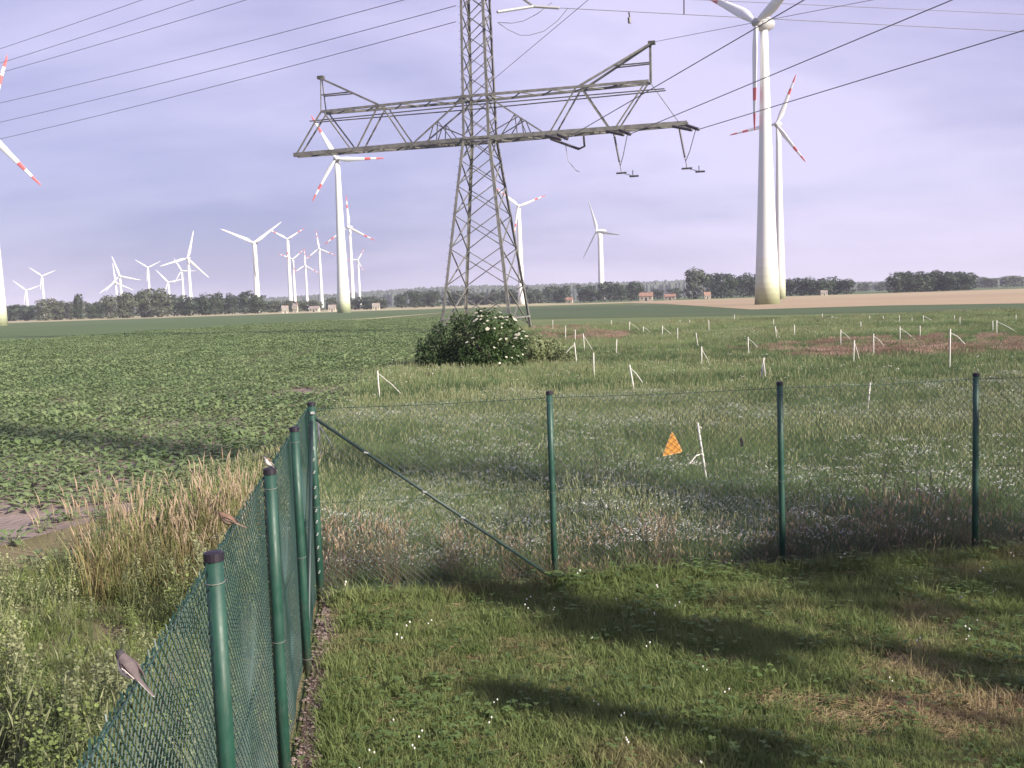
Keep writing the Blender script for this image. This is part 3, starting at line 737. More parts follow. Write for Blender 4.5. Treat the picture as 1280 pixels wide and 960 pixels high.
for (u, v0, v1, su) in FARS:
    if su: stake((u, v0), (u, v1), (su, v1 - 3), 0.035, 'small far stake with a strut in the back of the meadow', 'strutted stakes far back in the meadow')
    else: stake((u, v0), (u, v1), None, 0.032, 'small far bare stake in the back of the meadow', 'bare stakes far back in the meadow')

#PART2
# ------------------------------------------------------------------ trees
def leaf_quads(P, N, size, jit=0.9, aspect=1.5, seed=0):
    """One small bent leaf clump (quad) per point."""
    g = np.random.default_rng(seed)
    n = len(P)
    N = N + g.normal(0, jit, (n, 3)) * 0.6
    N /= np.linalg.norm(N, axis=1)[:, None] + 1e-9
    A = np.cross(N, g.normal(0, 1, (n, 3))); A /= np.linalg.norm(A, axis=1)[:, None] + 1e-9
    B = np.cross(N, A)
    s = size * g.uniform(0.6, 1.3, n)[:, None]
    k = g.uniform(0.4, 0.6, (n, 1))
    V = np.stack([P - A * s * aspect, P - B * s * k + N * s * 0.15, P + A * s * aspect, P + B * s * (1 - k) - N * s * 0.1], 1).reshape(-1, 3)
    return V, np.arange(n * 4).reshape(-1, 4)

def crown_from(blobs, n, size, seed, jit=0.9):
    g = np.random.default_rng(seed)
    vol = np.array([b[1][0] * b[1][1] * b[1][2] for b in blobs]) ** (2 / 3.0); vol /= vol.sum()
    PP, NN = [], []
    for (c, r), w in zip(blobs, vol):
        m = max(8, int(n * w))
        d = g.normal(0, 1, (m, 3)); d /= np.linalg.norm(d, axis=1)[:, None]
        rad = g.uniform(0.35, 1.0, m) ** 0.4
        rad *= 1 + 0.16 * np.sin(d[:, 0] * 7 + seed) * np.cos(d[:, 1] * 6 + d[:, 2] * 5)
        PP.append(np.array(c) + d * rad[:, None] * np.array(r)); NN.append(d)
    return leaf_quads(np.concatenate(PP), np.concatenate(NN), size, jit, seed=seed)

def mesh_np(name, V, Fq, mat):
    me = bpy.data.meshes.new(name); me.from_pydata(V.tolist(), [], Fq.tolist()); me.materials.append(mat); me.update(); return me

def trunk_mb(h, r, seed, limbs=5):
    g = random.Random(seed); mb = MB()
    pts = [Vector((g.uniform(-.02, .02) * h * k, g.uniform(-.02, .02) * h * k, h * 0.75 * k / 4)) for k in range(5)]
    mb.tube(pts, [r * 1.25, r, r * .8, r * .55, r * .3], 8)
    for i in range(limbs):
        a = i * 2.4 + g.random(); t = g.uniform(0.35, 0.8); b = pts[0].lerp(pts[4], t)
        e = b + Vector((math.cos(a), math.sin(a), g.uniform(.5, 1.1))) * h * 0.2
        mb.tube([b, b.lerp(e, .5) + Vector((0, 0, .01 * h)), e], [r * .4, r * .28, r * .12], 6)
    return mb

def tree_proto(seed, mat, n=900, size=0.042, slim=1.0):
    """Unit tree (height 1): shared trunk and crown meshes."""
    g = random.Random(seed)
    blobs = [((g.uniform(-.05, .05), g.uniform(-.05, .05), 0.60), (0.30 * slim, 0.30 * slim, 0.34))]
    for i in range(7):
        a = i * 2.4 + g.random(); rr = g.uniform(.14, .28) * slim; z = g.uniform(0.32, 0.85)
        q = g.uniform(.11, .2)
        blobs.append(((math.cos(a) * rr, math.sin(a) * rr, z), (q, q, q * 0.9)))
    blobs.append(((0, 0, 0.2), (0.33 * slim, 0.33 * slim, 0.2)))
    V, Fq = crown_from(blobs, n, size, seed)
    V[:, 2] *= 1.0 / max(V[:, 2].max(), 1e-6)
    return trunk_mb(1.0, 0.025, seed).mesh('trunk'), mesh_np('crown', V, Fq, mat)

PROT = {}
for k, (mt, nn) in {'dark': ('tree_a', 5), 'grey': ('tree_b', 4)}.items():
    PROT[k] = []
    for i in range(nn):
        tm, cm = tree_proto(20 + i * 3 + (0 if k == 'dark' else 50), M[mt]); tm.materials.append(M['bark']); PROT[k].append((tm, cm))

def tree(kind, u, v, D, hpx, wpx, label, group, name='tree', shared=None):
    p = AT(u, v, D); k = D / F
    hpx *= 0.92
    t = empty(name, (p.x, D, 0), random.uniform(0, 6.28))
    tag(t, label, 'tree', group)
    tm, cm = shared or random.choice(PROT[kind])
    h = hpx * k; w = wpx * k / 0.74
    for nm, me in (('trunk', tm), ('crown', cm)):
        o = link(nm, me, t); o.scale = (w, w, h)
    return t

def grove(kind, x0, x1, n, D, hlo, hhi, w, label, group, base=None):
    for i in range(n):
        u = x0 + (x1 - x0) * (i + 0.5) / n + random.uniform(-.35, .35) * (x1 - x0) / n
        d = D * random.uniform(0.94, 1.06)
        w_ = w * 1.35
        tree(kind, u, 380, d, random.uniform(hlo, hhi) + F * HC / d, w_ * random.uniform(.85, 1.2), label, group)

grove('dark', -6, 50, 6, 700, 14, 19, 15, 'low dark tree at the far left end of the tree belt', 'low trees at the far left')
grove('grey', 52, 92, 4, 640, 20, 26, 17, 'rounded grey green tree between the two leftmost small turbines and the slim tree', 'rounded grey trees on the left')
tree('dark', 97, 380, 640, 36, 13, 'slim taller tree standing up from the left tree belt', None)
tree('grey', 101, 380, 660, 27, 16, 'small round tree just right of the slim one', None)
grove('dark', 108, 128, 3, 680, 14, 20, 12, 'low tree in the gap right of the slim tree', 'low trees in the gap')
grove('grey', 133, 166, 3, 620, 26, 31, 20, 'round grey tree under the overlapping turbine pair', 'round trees under the turbine pair')
grove('grey', 174, 206, 3, 620, 30, 37, 22, 'tall grey tree in the highest clump of the left belt', 'highest grey clump')
grove('dark', 212, 330, 11, 660, 19, 27, 17, 'dark tree in the long belt left of the plain wide-bladed turbine', 'long dark belt on the left')
grove('grey', 328, 420, 7, 700, 8, 14, 14, 'low bushy tree at the feet of the middle turbine group', 'low trees under the middle turbines')
grove('dark', 440, 482, 4, 700, 11, 16, 14, 'low dark tree right of the ringed turbine tower', 'low trees right of the ringed tower')
grove('dark', 498, 550, 4, 760, 15, 20, 17, 'dark tree in the small grove left of the lattice tower', 'grove left of the lattice tower')
grove('dark', 560, 655, 7, 760, 12, 20, 17, 'dark tree seen between the legs of the lattice tower', 'trees behind the lattice tower')
grove('dark', 660, 712, 5, 760, 15, 20, 15, 'dark tree close right of the lattice tower', 'trees right of the lattice tower')
grove('dark', 722, 806, 7, 740, 14, 24, 16, 'dark tree below the lone edge-on turbine', 'trees below the lone turbine')
grove('dark', 818, 846, 2, 800, 8, 12, 14, 'small tree in the gap left of the tall broad tree', 'small trees in the gap')
tree('grey', 868, 380, 640, 44, 34, 'tallest broad tree standing left of the big turbine', None)
grove('dark', 886, 958, 6, 650, 24, 30, 18, 'tree of the dark row touching the big turbine tower', 'row left of the big turbine')
grove('dark', 984, 1062, 7, 620, 16, 22, 18, 'tree of the dark row right of the big turbine tower', 'row right of the big turbine')
grove('dark', 1070, 1112, 4, 1100, 7, 11, 9, 'tiny distant tree between the two right groves', 'tiny distant trees')
grove('dark', 1116, 1212, 13, 600, 20, 27, 20, 'tree of the dense rounded grove on the grain field', 'dense grove on the grain field')
grove('grey', 1222, 1300, 6, 1000, 9, 14, 15, 'pale distant tree at the right end of the horizon', 'distant trees at the right end')

# far forest: one wooded ridge, thousands of crowns seen as a single mass
def far_forest():
    V, Q = [], []
    g = np.random.default_rng(5); off = 0
    prof = [(-40, 14), (60, 15), (200, 14), (330, 14), (420, 16), (480, 19), (560, 21), (640, 20), (760, 19), (860, 19), (960, 14), (1080, 9), (1180, 8), (1320, 8)]
    xs = [p[0] for p in prof]; ys = [p[1] for p in prof]
    us = np.arange(-120, 1400, 1.4)
    for D in (2100, 2300, 2550):
        k = D / F
        for u in us:
            hp = np.interp(u, xs, ys) * (0.80 if D < 2200 else 0.92 if D < 2400 else 1.0)
            c = AT(u + g.uniform(-1, 1), 380, D + g.uniform(-80, 80))
            top = HC + hp * k * g.uniform(0.9, 1.04); w = 3.0 * k * g.uniform(.7, 1.2)
            n = 6
            vs = []
            for (zf, rf) in ((0.0, 1.0), (0.75, 1.0), (0.93, 0.7), (1.0, 0.15)):
                for i in range(n):
                    a = 2 * math.pi * (i + g.random() * .5) / n
                    vs.append((c.x + math.cos(a) * w * rf * g.uniform(.8, 1.2), c.y + math.sin(a) * w * rf, top * zf))
            V += vs
            for r_ in range(3):
                for i in range(n): Q.append((off + r_ * n + i, off + r_ * n + (i + 1) % n, off + (r_ + 1) * n + (i + 1) % n, off + (r_ + 1) * n + i))
            off += len(vs)
    me = bpy.data.meshes.new('forest'); me.from_pydata(V, [], Q); me.materials.append(M['forest'])
    o = link('forest', me); tag(o, 'distant wooded ridge along the horizon', 'forest', kind='stuff')
far_forest()

# ------------------------------------------------------------------ far buildings
def house(u, D, wpx, hpx, label, roof='house_roof'):
    k = D / F; p = AT(u, 380, D); w, h = wpx * k, hpx * k; dp = w * 0.6
    t = empty('farmhouse', (p.x, D, 0), random.uniform(-.3, .3)); tag(t, label, 'house', 'far buildings at the tree line')
    e = h * 0.58
    mb = MB(); mb.box((-w / 2, -dp / 2, 0), (w / 2, dp / 2, e))
    mb.add([(-w / 2, -dp / 2, e), (-w / 2, dp / 2, e), (-w / 2, 0, h * .97)], [(0, 2, 1)]); mb.add([(w / 2, -dp / 2, e), (w / 2, dp / 2, e), (w / 2, 0, h * .97)], [(0, 1, 2)])
    mb.build('wall', M['wall_b' if roof == 'roof_grey' else 'house_wall'], t)
    mb = MB(); o_ = w * 0.04
    for s in (-1, 1):
        mb.add([(-w / 2 - o_, s * (dp / 2 + o_), e - .15), (w / 2 + o_, s * (dp / 2 + o_), e - .15), (w / 2 + o_, 0, h), (-w / 2 - o_, 0, h),
                (-w / 2 - o_, s * (dp / 2 + o_), e + .05), (w / 2 + o_, s * (dp / 2 + o_), e + .05), (w / 2 + o_, 0, h + .22), (-w / 2 - o_, 0, h + .22)],
               [(0, 1, 2, 3), (7, 6, 5, 4), (0, 4, 5, 1), (1, 5, 6, 2), (3, 2, 6, 7), (0, 3, 7, 4)])
    rf_ = mb.build('roof', M[roof], t)
    mb = MB(); mb.box((w * .18, -.35, h * .8), (w * .18 + .7, .35, h * 1.12)); mb.build('chimney', M['house_roof'], rf_)
    mb = MB(); mb.box((-w * .08, -dp / 2 - .06, 0.02), (w * .08, -dp / 2 + .02, e * .72)); mb.build('door', M['win'], t)
    for fx in (-.32, .3):
        mb = MB(); mb.box((fx * w - w * .06, -dp / 2 - .05, e * .35), (fx * w + w * .06, -dp / 2 + .02, e * .75)); mb.build('window', M['win'], t)
house(808, 600, 16, 10, 'largest far house with orange gable roof below the lone turbine')
house(838, 640, 14, 7, 'long low far house left of the tall broad tree')
house(884, 620, 8, 8, 'small far house at the foot of the row by the big turbine')
house(712, 640, 8, 7, 'small far house in the trees right of the lattice tower')
house(356, 560, 8, 9, 'pale barn left of the middle turbine group', 'roof_grey')
house(369, 600, 6, 11, 'pale barn under the middle turbine group', 'roof_grey')
house(393, 590, 12, 7, 'pale barn left of the ringed turbine foot', 'roof_grey')
house(415, 570, 9, 8, 'pale barn touching the ringed turbine foot', 'roof_grey')
house(1030, 540, 8, 6, 'small pale shed before the row right of the big turbine', 'roof_grey')
house(470, 600, 9, 8, 'pale barn between the low trees right of the ringed tower', 'roof_grey')

# ------------------------------------------------------------------ bushes under the tower
def bush(name, pix, D, mat, n, size, seed, label, cat='bush', flowers=0):
    b0 = AT(pix[0][0], 440, D); t = empty(name, (b0.x, D, 0)); tag(t, label, cat)
    blobs = []
    for (u, v, rx, rz) in pix:
        p = AT(u, v, D); k = D / F
        blobs.append(((p.x - b0.x, random.uniform(-.4, .4), p.z), (rx * k, rx * k * 0.8, rz * k)))
    V, Fq = crown_from(blobs, n, size, seed, 1.1)
    V[:, 2] = np.maximum(V[:, 2], 0.02)
    link('crown', mesh_np('crown', V, Fq, mat), t)
    mb = MB()
    for i in range(9):
        a = i * 2.4; e = Vector((math.cos(a) * .9, math.sin(a) * .6, 1.5)) * (0.35 if name == 'wild_bush' else 1.0)
        mb.tube([(math.cos(a) * .1, math.sin(a) * .1, 0), e * 0.5, e], [.05, .035, .015], 6)
    mb.build('stem', M['bark'], t)
    if flowers:
        g = random.Random(seed)
        mb = MB()
        for i in range(6):
            mb.tube([(0, 0, 0), (math.cos(i) * .05, math.sin(i) * .05, .03)], .006, 4)
        for i in range(22):
            a = i * 2.4; r_ = 0.021 * math.sqrt(i)
            x, y = math.cos(a) * r_, math.sin(a) * r_; z = .035 - r_ * r_ * 1.2
            mb.add([(x - .016, y - .016, z), (x + .016, y - .016, z + .004), (x + .016, y + .016, z), (x - .016, y + .016, z + .005)], [(0, 1, 2, 3)])
        fm = mb.mesh('flower_head'); fm.materials.append(M['elder_flower'])
        for i in range(flowers):
            c, r_ = blobs[g.randrange(len(blobs))]
            a = g.uniform(-2.5, 0.1); ze = g.uniform(-.1, .95)
            cz = math.sqrt(max(0, 1 - ze * ze))
            d = Vector((math.cos(a) * cz, math.sin(a) * cz, ze))
            o = link('flower_head', fm, t)
            o.location = Vector(c) + Vector((d.x * r_[0], d.y * r_[1], d.z * r_[2])) * 0.97
            o.rotation_euler = Vector((d.x, d.y, d.z + .8)).to_track_quat('Z', 'Y').to_euler(); s = g.uniform(.35, .85); o.scale = (s, s, s * .6)
    return t
bush('dark_bush', [(562, 430, 28, 28), (548, 412, 10, 10), (574, 400, 13, 10), (528, 432, 9, 10), (545, 440, 24, 24), (585, 420, 24, 30), (530, 448, 14, 16), (570, 450, 40, 20)], 41.5, M['bush_dk'], 5200, 0.055, 3, 'dark green bush left of the flowering elder below the lattice tower')
bush('elder_bush', [(610, 410, 26, 26), (600, 396, 10, 9), (634, 402, 12, 10), (650, 424, 11, 12), (628, 425, 26, 30), (600, 440, 28, 26), (640, 445, 20, 20), (620, 452, 36, 14)], 40.5, M['bush'], 5600, 0.055, 4, 'elder bush with flat white flower heads below the lattice tower', flowers=70)
bush('wild_bush', [(668, 436, 20, 20), (690, 440, 18, 18), (706, 447, 14, 13), (680, 450, 26, 12)], 42.0, M['weed'], 3600, 0.05, 8, 'low olive scrub right of the flowering elder')

# ------------------------------------------------------------------ trees outside the picture whose shade lies on the lawn
def big_tree(x, y, h, w, seed, label, lo=0.28, n=5200):
    g = random.Random(seed); t = empty('shade_tree', (x, y, 0)); tag(t, label, 'tree', 'trees beside the site, out of the picture')
    blobs = []
    for i in range(13):
        a = i * 2.4; rr = w * g.uniform(.1, .85); z = h * g.uniform(lo + .1, .9); q = g.uniform(.35, .75) * w
        blobs.append(((math.cos(a) * rr, math.sin(a) * rr, z), (q, q, q * 1.2)))
    V, Fq = crown_from(blobs, n, 0.11, seed)
    link('crown', mesh_np('crown', V, Fq, M['bush']), t)
    mb = trunk_mb(h, .16, seed, 9); mb.build('trunk', M['bark'], t, True)
SH = Vector((-sdir.x, -sdir.y)) / sdir.z
def shade_at(x, y, z):                     # foot of a tree whose crown at height z shades (x, y)
    return x - SH.x * z, y - SH.y * z
for i, (x, y, z, h, w) in enumerate(((5.6, 8.7, 7.0, 11.0, .8), (3.9, 9.1, 7.4, 11.0, .65), (7.2, 7.8, 7.0, 11.0, .8), (4.4, 5.5, 7.0, 11.0, .42), (1.5, 8.0, 7.6, 11.0, .35), (1.9, 5.2, 7.2, 10.0, .32), (6.6, 5.6, 6.8, 10.4, .5))):
    sx, sy = shade_at(x, y, z)
    big_tree(sx, sy, h, w, 60 + i, 'leafy tree standing outside the picture beside the lawn', 0.22, 950)

# ------------------------------------------------------------------ birds
def bird(name, p, length, heading, pitch, cols, label, tail=0.42):
    """One continuous body (bill base, head, breast, back, tail) lofted along a bent spine; x is forward."""
    t = empty(name, p, heading); tag(t, label, 'bird')
    L = length
    prof = [(-.62, .02, .012, -.02), (-.45, .035, .014, -.01), (-.28, .045, .02, 0.0), (-.20, .075, .055, .0), (-.10, .115, .105, .0), (.02, .135, .135, .0), (.13, .125, .135, .015), (.215, .095, .105, .045), (.265, .082, .088, .075), (.32, .085, .085, .095), (.375, .068, .068, .10), (.41, .03, .03, .095), (.425, .008, .008, .092)]
    n = 14; vs = []; cp_ = math.cos(pitch); sp_ = math.sin(pitch)
    def T(x, y, z): return (x * cp_ - z * sp_, y, x * sp_ + z * cp_ + .15 * 1)
    for (x, w, h_, zo) in prof:
        if x < -.25: x = -.25 + (x + .25) * tail / .37 * 1.0
        for k in range(n):
            a = 2 * math.pi * k / n
            vs.append(tuple(c * L for c in T(x, math.cos(a) * w * 1.2, math.sin(a) * h_ * (1.3 if -.25 < x < .3 else 1.1) + zo)))
    mb = MB(); mb.v = vs
    for i in range(len(prof) - 1):
        for k in range(n):
            mid = (k + .5) / n
            s = math.sin(2 * math.pi * mid)
            x = prof[i][0]
            m_ = 0 if s > -.12 else 1
            if x >= .26: m_ = 2 if s > -.35 else 1
            if x < -.25 and abs(math.cos(2 * math.pi * mid)) > .85: m_ = 1
            mb.f.append((i * n + k, i * n + (k + 1) % n, (i + 1) * n + (k + 1) % n, (i + 1) * n + k)); mb.m.append(m_)
    mb.build('body', cols[:3], t, True)
    mb = MB(); mb.tube([Vector(T(.405, 0, .092)) * L, Vector(T(.50, 0, .082)) * L], [.016 * L, .003 * L], 6); mb.build('bill', M['cap'], t)
    for s in (-1, 1):
        mb = MB()
        out = [(.17, .04), (.10, .075), (-.05, .07), (-.22, .035), (-.36, -.005), (-.20, -.02), (0, -.035), (.12, -.02)]
        vi = [T(x, s * (.150 - abs(x) * .18), z + .045) for x, z in out]; vo = [T(x, s * (.172 - abs(x) * .19), z + .045) for x, z in out]; m_ = len(out)
        mb.add([tuple(c * L for c in v) for v in vi + vo], [tuple(range(m_)), tuple(range(2 * m_ - 1, m_ - 1, -1))] + [(i, i + m_, (i + 1) % m_ + m_, (i + 1) % m_) for i in range(m_)])
        w_ = mb.build('wing', cols[3], t)
        mb = MB()
        for (x0, z0, x1, z1) in ((.06, .0, -.08, -.008), (.0, .028, -.26, .006)):
            mb.bar(Vector(T(x0, s * (.178 - abs(x0) * .19), z0 + .045)) * L, Vector(T(x1, s * (.178 - abs(x1) * .19), z1 + .045)) * L, .013 * L)
        mb.build('wing_bar', cols[1], w_)
        mb = MB(); mb.tube([Vector(T(.335, s * .085, .125)) * L, Vector(T(.335, s * .105, .125)) * L], [.014 * L, .008 * L], 8); mb.build('eye', M['cap'], t)
        mb = MB(); hp = Vector(T(.0, s * .05, -.10)) * L; mb.tube([hp, Vector((hp.x + .01 * L, hp.y, .04 * L)), Vector((hp.x, hp.y, 0))], .009 * L, 5)
        for q in (-.5, 0, .5): mb.bar(Vector((hp.x, hp.y, .004)), Vector((hp.x + .07 * L, hp.y + q * .05 * L, .002)), .007 * L)
        mb.build('leg', M['cap'], t)
    return t
grey = plain('grey_brown_feather', (0.100, 0.078, 0.080), 0.8, .25, 60); pale = plain('pale_feather', (0.62, 0.56, 0.52), 0.8, .1, 60); darkf = plain('dark_feather', (0.045, 0.038, 0.042), 0.7, .2, 60); wingc = plain('wing_feather', (0.085, 0.062, 0.060), 0.8, .4, 90)
brown = plain('brown_feather', (0.15, 0.088, 0.058), 0.8, .3, 60); buff = plain('buff_feather', (0.30, 0.22, 0.16), 0.8, .2, 60)
# points on the top edge of the left run, found from where they stand along it
def on_left(t):                                   # t metres from the corner towards the viewer
    p = CORN + ldir * t + lnorm * 0.036; return Vector((p.x, p.y, FH + 0.002))
def find_t(v):                                    # distance along the run where the top edge shows at row v
    best = min((abs(row(on_left(i * .01)) - v), i * .01) for i in range(50, 900)); return best[1]
def row(p):
    d = p - CAMP; z = d.dot(fwd); return CY - F * d.dot(upv) / z if z > .1 else 1e6
def colm(p):
    d = p - CAMP; z = d.dot(fwd); return CX + F * d.dot(rgt) / z
pb1 = on_left(find_t(846)); pb2_ = on_left(find_t(656))
bird('grey_bird', pb1, 0.128, R(158), R(38), [grey, pale, darkf, wingc], 'grey brown bird with dark cap and white belly perched low on the fence top', .50)
bird('brown_bird', pb2_, 0.125, R(170), R(20), [brown, buff, brown, wingc], 'small brown bird perched on the fence top before the tall grass')
p3 = LEFT[2] + Vector((0, 0, FH + 0.045))
bird('small_bird', p3, 0.105, R(-140), R(45), [brown, pale, darkf, wingc], 'small pale breasted bird sitting on the second post top')

# ------------------------------------------------------------------ plants: prototypes
HID = bpy.data.collections.new('plant_prototypes')         # not linked to the scene: only its copies show
def blades(mb, n, hlo, hhi, spread, width, lean, g, mi=0, seg=2, cx=0, cy=0):
    mb.mi = mi
    for i in range(n):
        a = g.uniform(0, 6.283); r_ = spread * math.sqrt(g.random()); x, y = cx + math.cos(a) * r_, cy + math.sin(a) * r_
        h = g.uniform(hlo, hhi); b = a + g.uniform(-1, 1); l = lean * h * g.uniform(.2, 1)
        dx, dy = math.cos(b), math.sin(b); wx, wy = -dy * width / 2 * g.uniform(.6, 1.3), dx * width / 2
        q = g.uniform(0, 6.28); wx, wy = math.cos(q) * width / 2, math.sin(q) * width / 2
        x1, y1 = x + dx * l * .35, y + dy * l * .35; x2, y2 = x + dx * l, y + dy * l
        mb.add([(x - wx, y - wy, 0), (x + wx, y + wy, 0), (x1 + wx * .8, y1 + wy * .8, h * .6), (x1 - wx * .8, y1 - wy * .8, h * .6), (x2, y2, h * g.uniform(.86, 1.0))], [(0, 1, 2, 3), (3, 2, 4)])
def leafshape(mb, base, dirv, up, L, W, bend=.3, fold=.12):
    """A pointed broad leaf with a folded midrib."""
    d = Vector(dirv).normalized(); s = d.cross(Vector((0, 0, 1)))
    if s.length < .01: s = Vector((1, 0, 0))
    s.normalize(); n = s.cross(d)
    b = Vector(base); pts = []
    for t, w in ((0, .12), (.25, .75), (.55, 1.0), (.85, .55), (1.0, .04)):
        c = b + d * L * t - Vector((0, 0, 1)) * (bend * L * t * t)
        pts.append((c - s * W * w * .5 + n * fold * W * w, c, c + s * W * w * .5 + n * fold * W * w))
    vs = [p for tr in pts for p in tr]; fs = []
    for i in range(4):
        for j in range(2): fs.append((i * 3 + j, i * 3 + j + 1, i * 3 + j + 4, i * 3 + j + 3))
    mb.add(vs, fs)
def proto_col(name, builders):
    c = bpy.data.collections.new(name)
    for i, (fn, mats) in enumerate(builders):
        mb = MB(); fn(mb, random.Random(100 + i)); mb.build(f'{name}_{chr(97 + i)}', mats, None, False, c)
    return c
def disc(mb, p, r_, g, n=6, tilt=.4):
    nrm = Vector((g.uniform(-tilt, tilt), g.uniform(-tilt, tilt), 1)).normalized(); a = nrm.orthogonal().normalized(); b = nrm.cross(a)
    mb.add([Vector(p) + (a * math.cos(k * 6.283 / n) + b * math.sin(k * 6.283 / n)) * r_ for k in range(n)], [tuple(range(n))])

def f_lawn(h0, h1, n, w=.0045):
    def f(mb, g): blades(mb, n, h0, h1, .055, w, .9, g)
    return f
def f_clover(mb, g):
    for i in range(9):
        x, y, h = g.uniform(-.09, .09), g.uniform(-.09, .09), g.uniform(.025, .095)
        a0 = g.uniform(0, 6)
        for k in range(3):
            a = a0 + k * 2.1; leafshape(mb, (x, y, h), (math.cos(a), math.sin(a), .2), 0, .022, .02, .2, .05)
        mb.bar((x, y, 0), (x, y, h), .002, .002, 3)
def f_cflower(mb, g):
    blades(mb, 8, .04, .08, .05, .004, .8, g, 0)
    for i in range(2):
        x, y, h = g.uniform(-.05, .05), g.uniform(-.05, .05), g.uniform(.07, .11)
        mb.mi = 0; mb.bar((x, y, 0), (x, y, h), .002, .002, 3); mb.mi = 1
        mb.tube([(x, y, h - .003), (x, y, h + .003), (x, y, h + .008)], [.003, .0055, .002], 6)
def f_thatch(mb, g):
    for i in range(26):
        a = g.uniform(0, 6.28); x, y = g.uniform(-.06, .06), g.uniform(-.06, .06); l = g.uniform(.03, .09); z = g.uniform(.004, .03)
        mb.bar((x, y, z * .5), (x + math.cos(a) * l, y + math.sin(a) * l, z), .003, .003, 3)
LAWN = proto_col('lawn_tuft', [(f_lawn(.03, .075, 22), [M['lawn']]), (f_lawn(.04, .10, 18), [M['lawn']]), (f_lawn(.02, .05, 26, .005), [M['lawn']]), (f_lawn(.05, .15, 12), [M['lawn']]), (f_clover, [M['clover']]), (f_cflower, [M['lawn'], M['petal']]), (f_thatch, [M['straw']])])

def f_meadow(h0, h1, n, heads, w=.006, fl=0, spread=.16):
    def f(mb, g):
        blades(mb, n, h0 * .7, h1, spread, w, 1.1, g, 0)
        for i in range(heads):
            x, y, h = g.uniform(-spread, spread), g.uniform(-spread, spread), h1 * g.uniform(1.0, 1.35); lx, ly = g.uniform(-.12, .12), g.uniform(-.12, .12)
            mb.mi = 0; mb.bar((x, y, 0), (x + lx, y + ly, h), .003, .003, 3); mb.mi = 1
            mb.tube([(x + lx, y + ly, h - .01), (x + lx * 1.1, y + ly * 1.1, h + .035), (x + lx * 1.3, y + ly * 1.3, h + .09)], [.003, .009, .002], 4)
        for i in range(fl):
            x, y, h = g.uniform(-spread, spread), g.uniform(-spread, spread), h1 * g.uniform(.9, 1.15)
            mb.mi = 0; mb.bar((x, y, 0), (x, y, h), .003, .003, 3); mb.mi = 2
            for q in range(4): disc(mb, (x + g.uniform(-.025, .025), y + g.uniform(-.025, .025), h + g.uniform(-.015, .015)), g.uniform(.004, .0085), g)
    return f
MEAD = proto_col('meadow_tuft', [(f_meadow(.12, .32, 38, 1), [M['meadow'], M['seed']]), (f_meadow(.15, .38, 36, 3), [M['meadow'], M['seed']]), (f_meadow(.10, .28, 38, 0), [M['meadow_dk'], M['seed']]), (f_meadow(.14, .34, 30, 1, fl=7), [M['meadow'], M['seed'], M['petal']])])
def f_patch(h0, h1, n, heads, fl, w=.016):
    def f(mb, g):
        blades(mb, n, h0, h1, .75, w, .7, g, 0)
        for i in range(heads):
            x, y, h = g.uniform(-.7, .7), g.uniform(-.7, .7), h1 * g.uniform(.95, 1.25); mb.mi = 1
            mb.tube([(x, y, h * .55), (x + .03, y, h * .9), (x + .06, y + .02, h + .05)], [.004, .014, .003], 4)
        for i in range(fl):
            x, y, h = g.uniform(-.7, .7), g.uniform(-.7, .7), h1 * g.uniform(.8, 1.1); mb.mi = 2
            for q in range(3): disc(mb, (x + g.uniform(-.04, .04), y + g.uniform(-.04, .04), h + g.uniform(-.02, .02)), g.uniform(.012, .022), g)
    return f
PATCH = proto_col('meadow_patch', [(f_patch(.12, .38, 230, 10, 0), [M['meadow'], M['seed'], M['petal']]), (f_patch(.15, .42, 210, 24, 0), [M['meadow'], M['seed'], M['petal']]), (f_patch(.12, .34, 230, 6, 6), [M['meadow'], M['seed'], M['petal']]), (f_patch(.12, .36, 230, 2, 0), [M['meadow_dk'], M['seed'], M['petal']]), (f_patch(.10, .30, 170, 60, 0), [M['sorrel'], M['sorrel'], M['petal']])])
DRY = proto_col('dry_tuft', [(f_meadow(.18, .45, 34, 5, .006, 0, .13), [M['purple'], M['plume']]), (f_meadow(.22, .55, 26, 9, .005, 0, .13), [M['purple'], M['plume']]), (f_meadow(.15, .42, 26, 3, .006, 2, .13), [M['meadow_dk'], M['straw'], M['petal']])])
def f_reed(n, h0, h1):
    def f(mb, g):
        blades(mb, n, h0 * .55, h1 * .85, .12, .008, .45, g, 0)
        for i in range(6):
            a = g.uniform(0, 6.28); x, y = math.cos(a) * .1, math.sin(a) * .1; h = g.uniform(h0, h1); lx, ly = math.cos(a) * .14, math.sin(a) * .14
            mb.mi = 0; mb.tube([(x, y, 0), (x + lx * .4, y + ly * .4, h * .55), (x + lx, y + ly, h)], [.0035, .003, .002], 3); mb.mi = 1
            mb.tube([(x + lx, y + ly, h - .03), (x + lx * 1.1, y + ly * 1.1, h + .05), (x + lx * 1.4, y + ly * 1.4, h + .15)], [.003, .0075, .0015], 5)
    return f
REED = proto_col('tall_grass_tuft', [(f_reed(26, .75, 1.05), [M['reed'], M['plume']]), (f_reed(20, .85, 1.15), [M['reed'], M['plume']]), (f_reed(30, .55, .85), [M['straw'], M['plume']])])
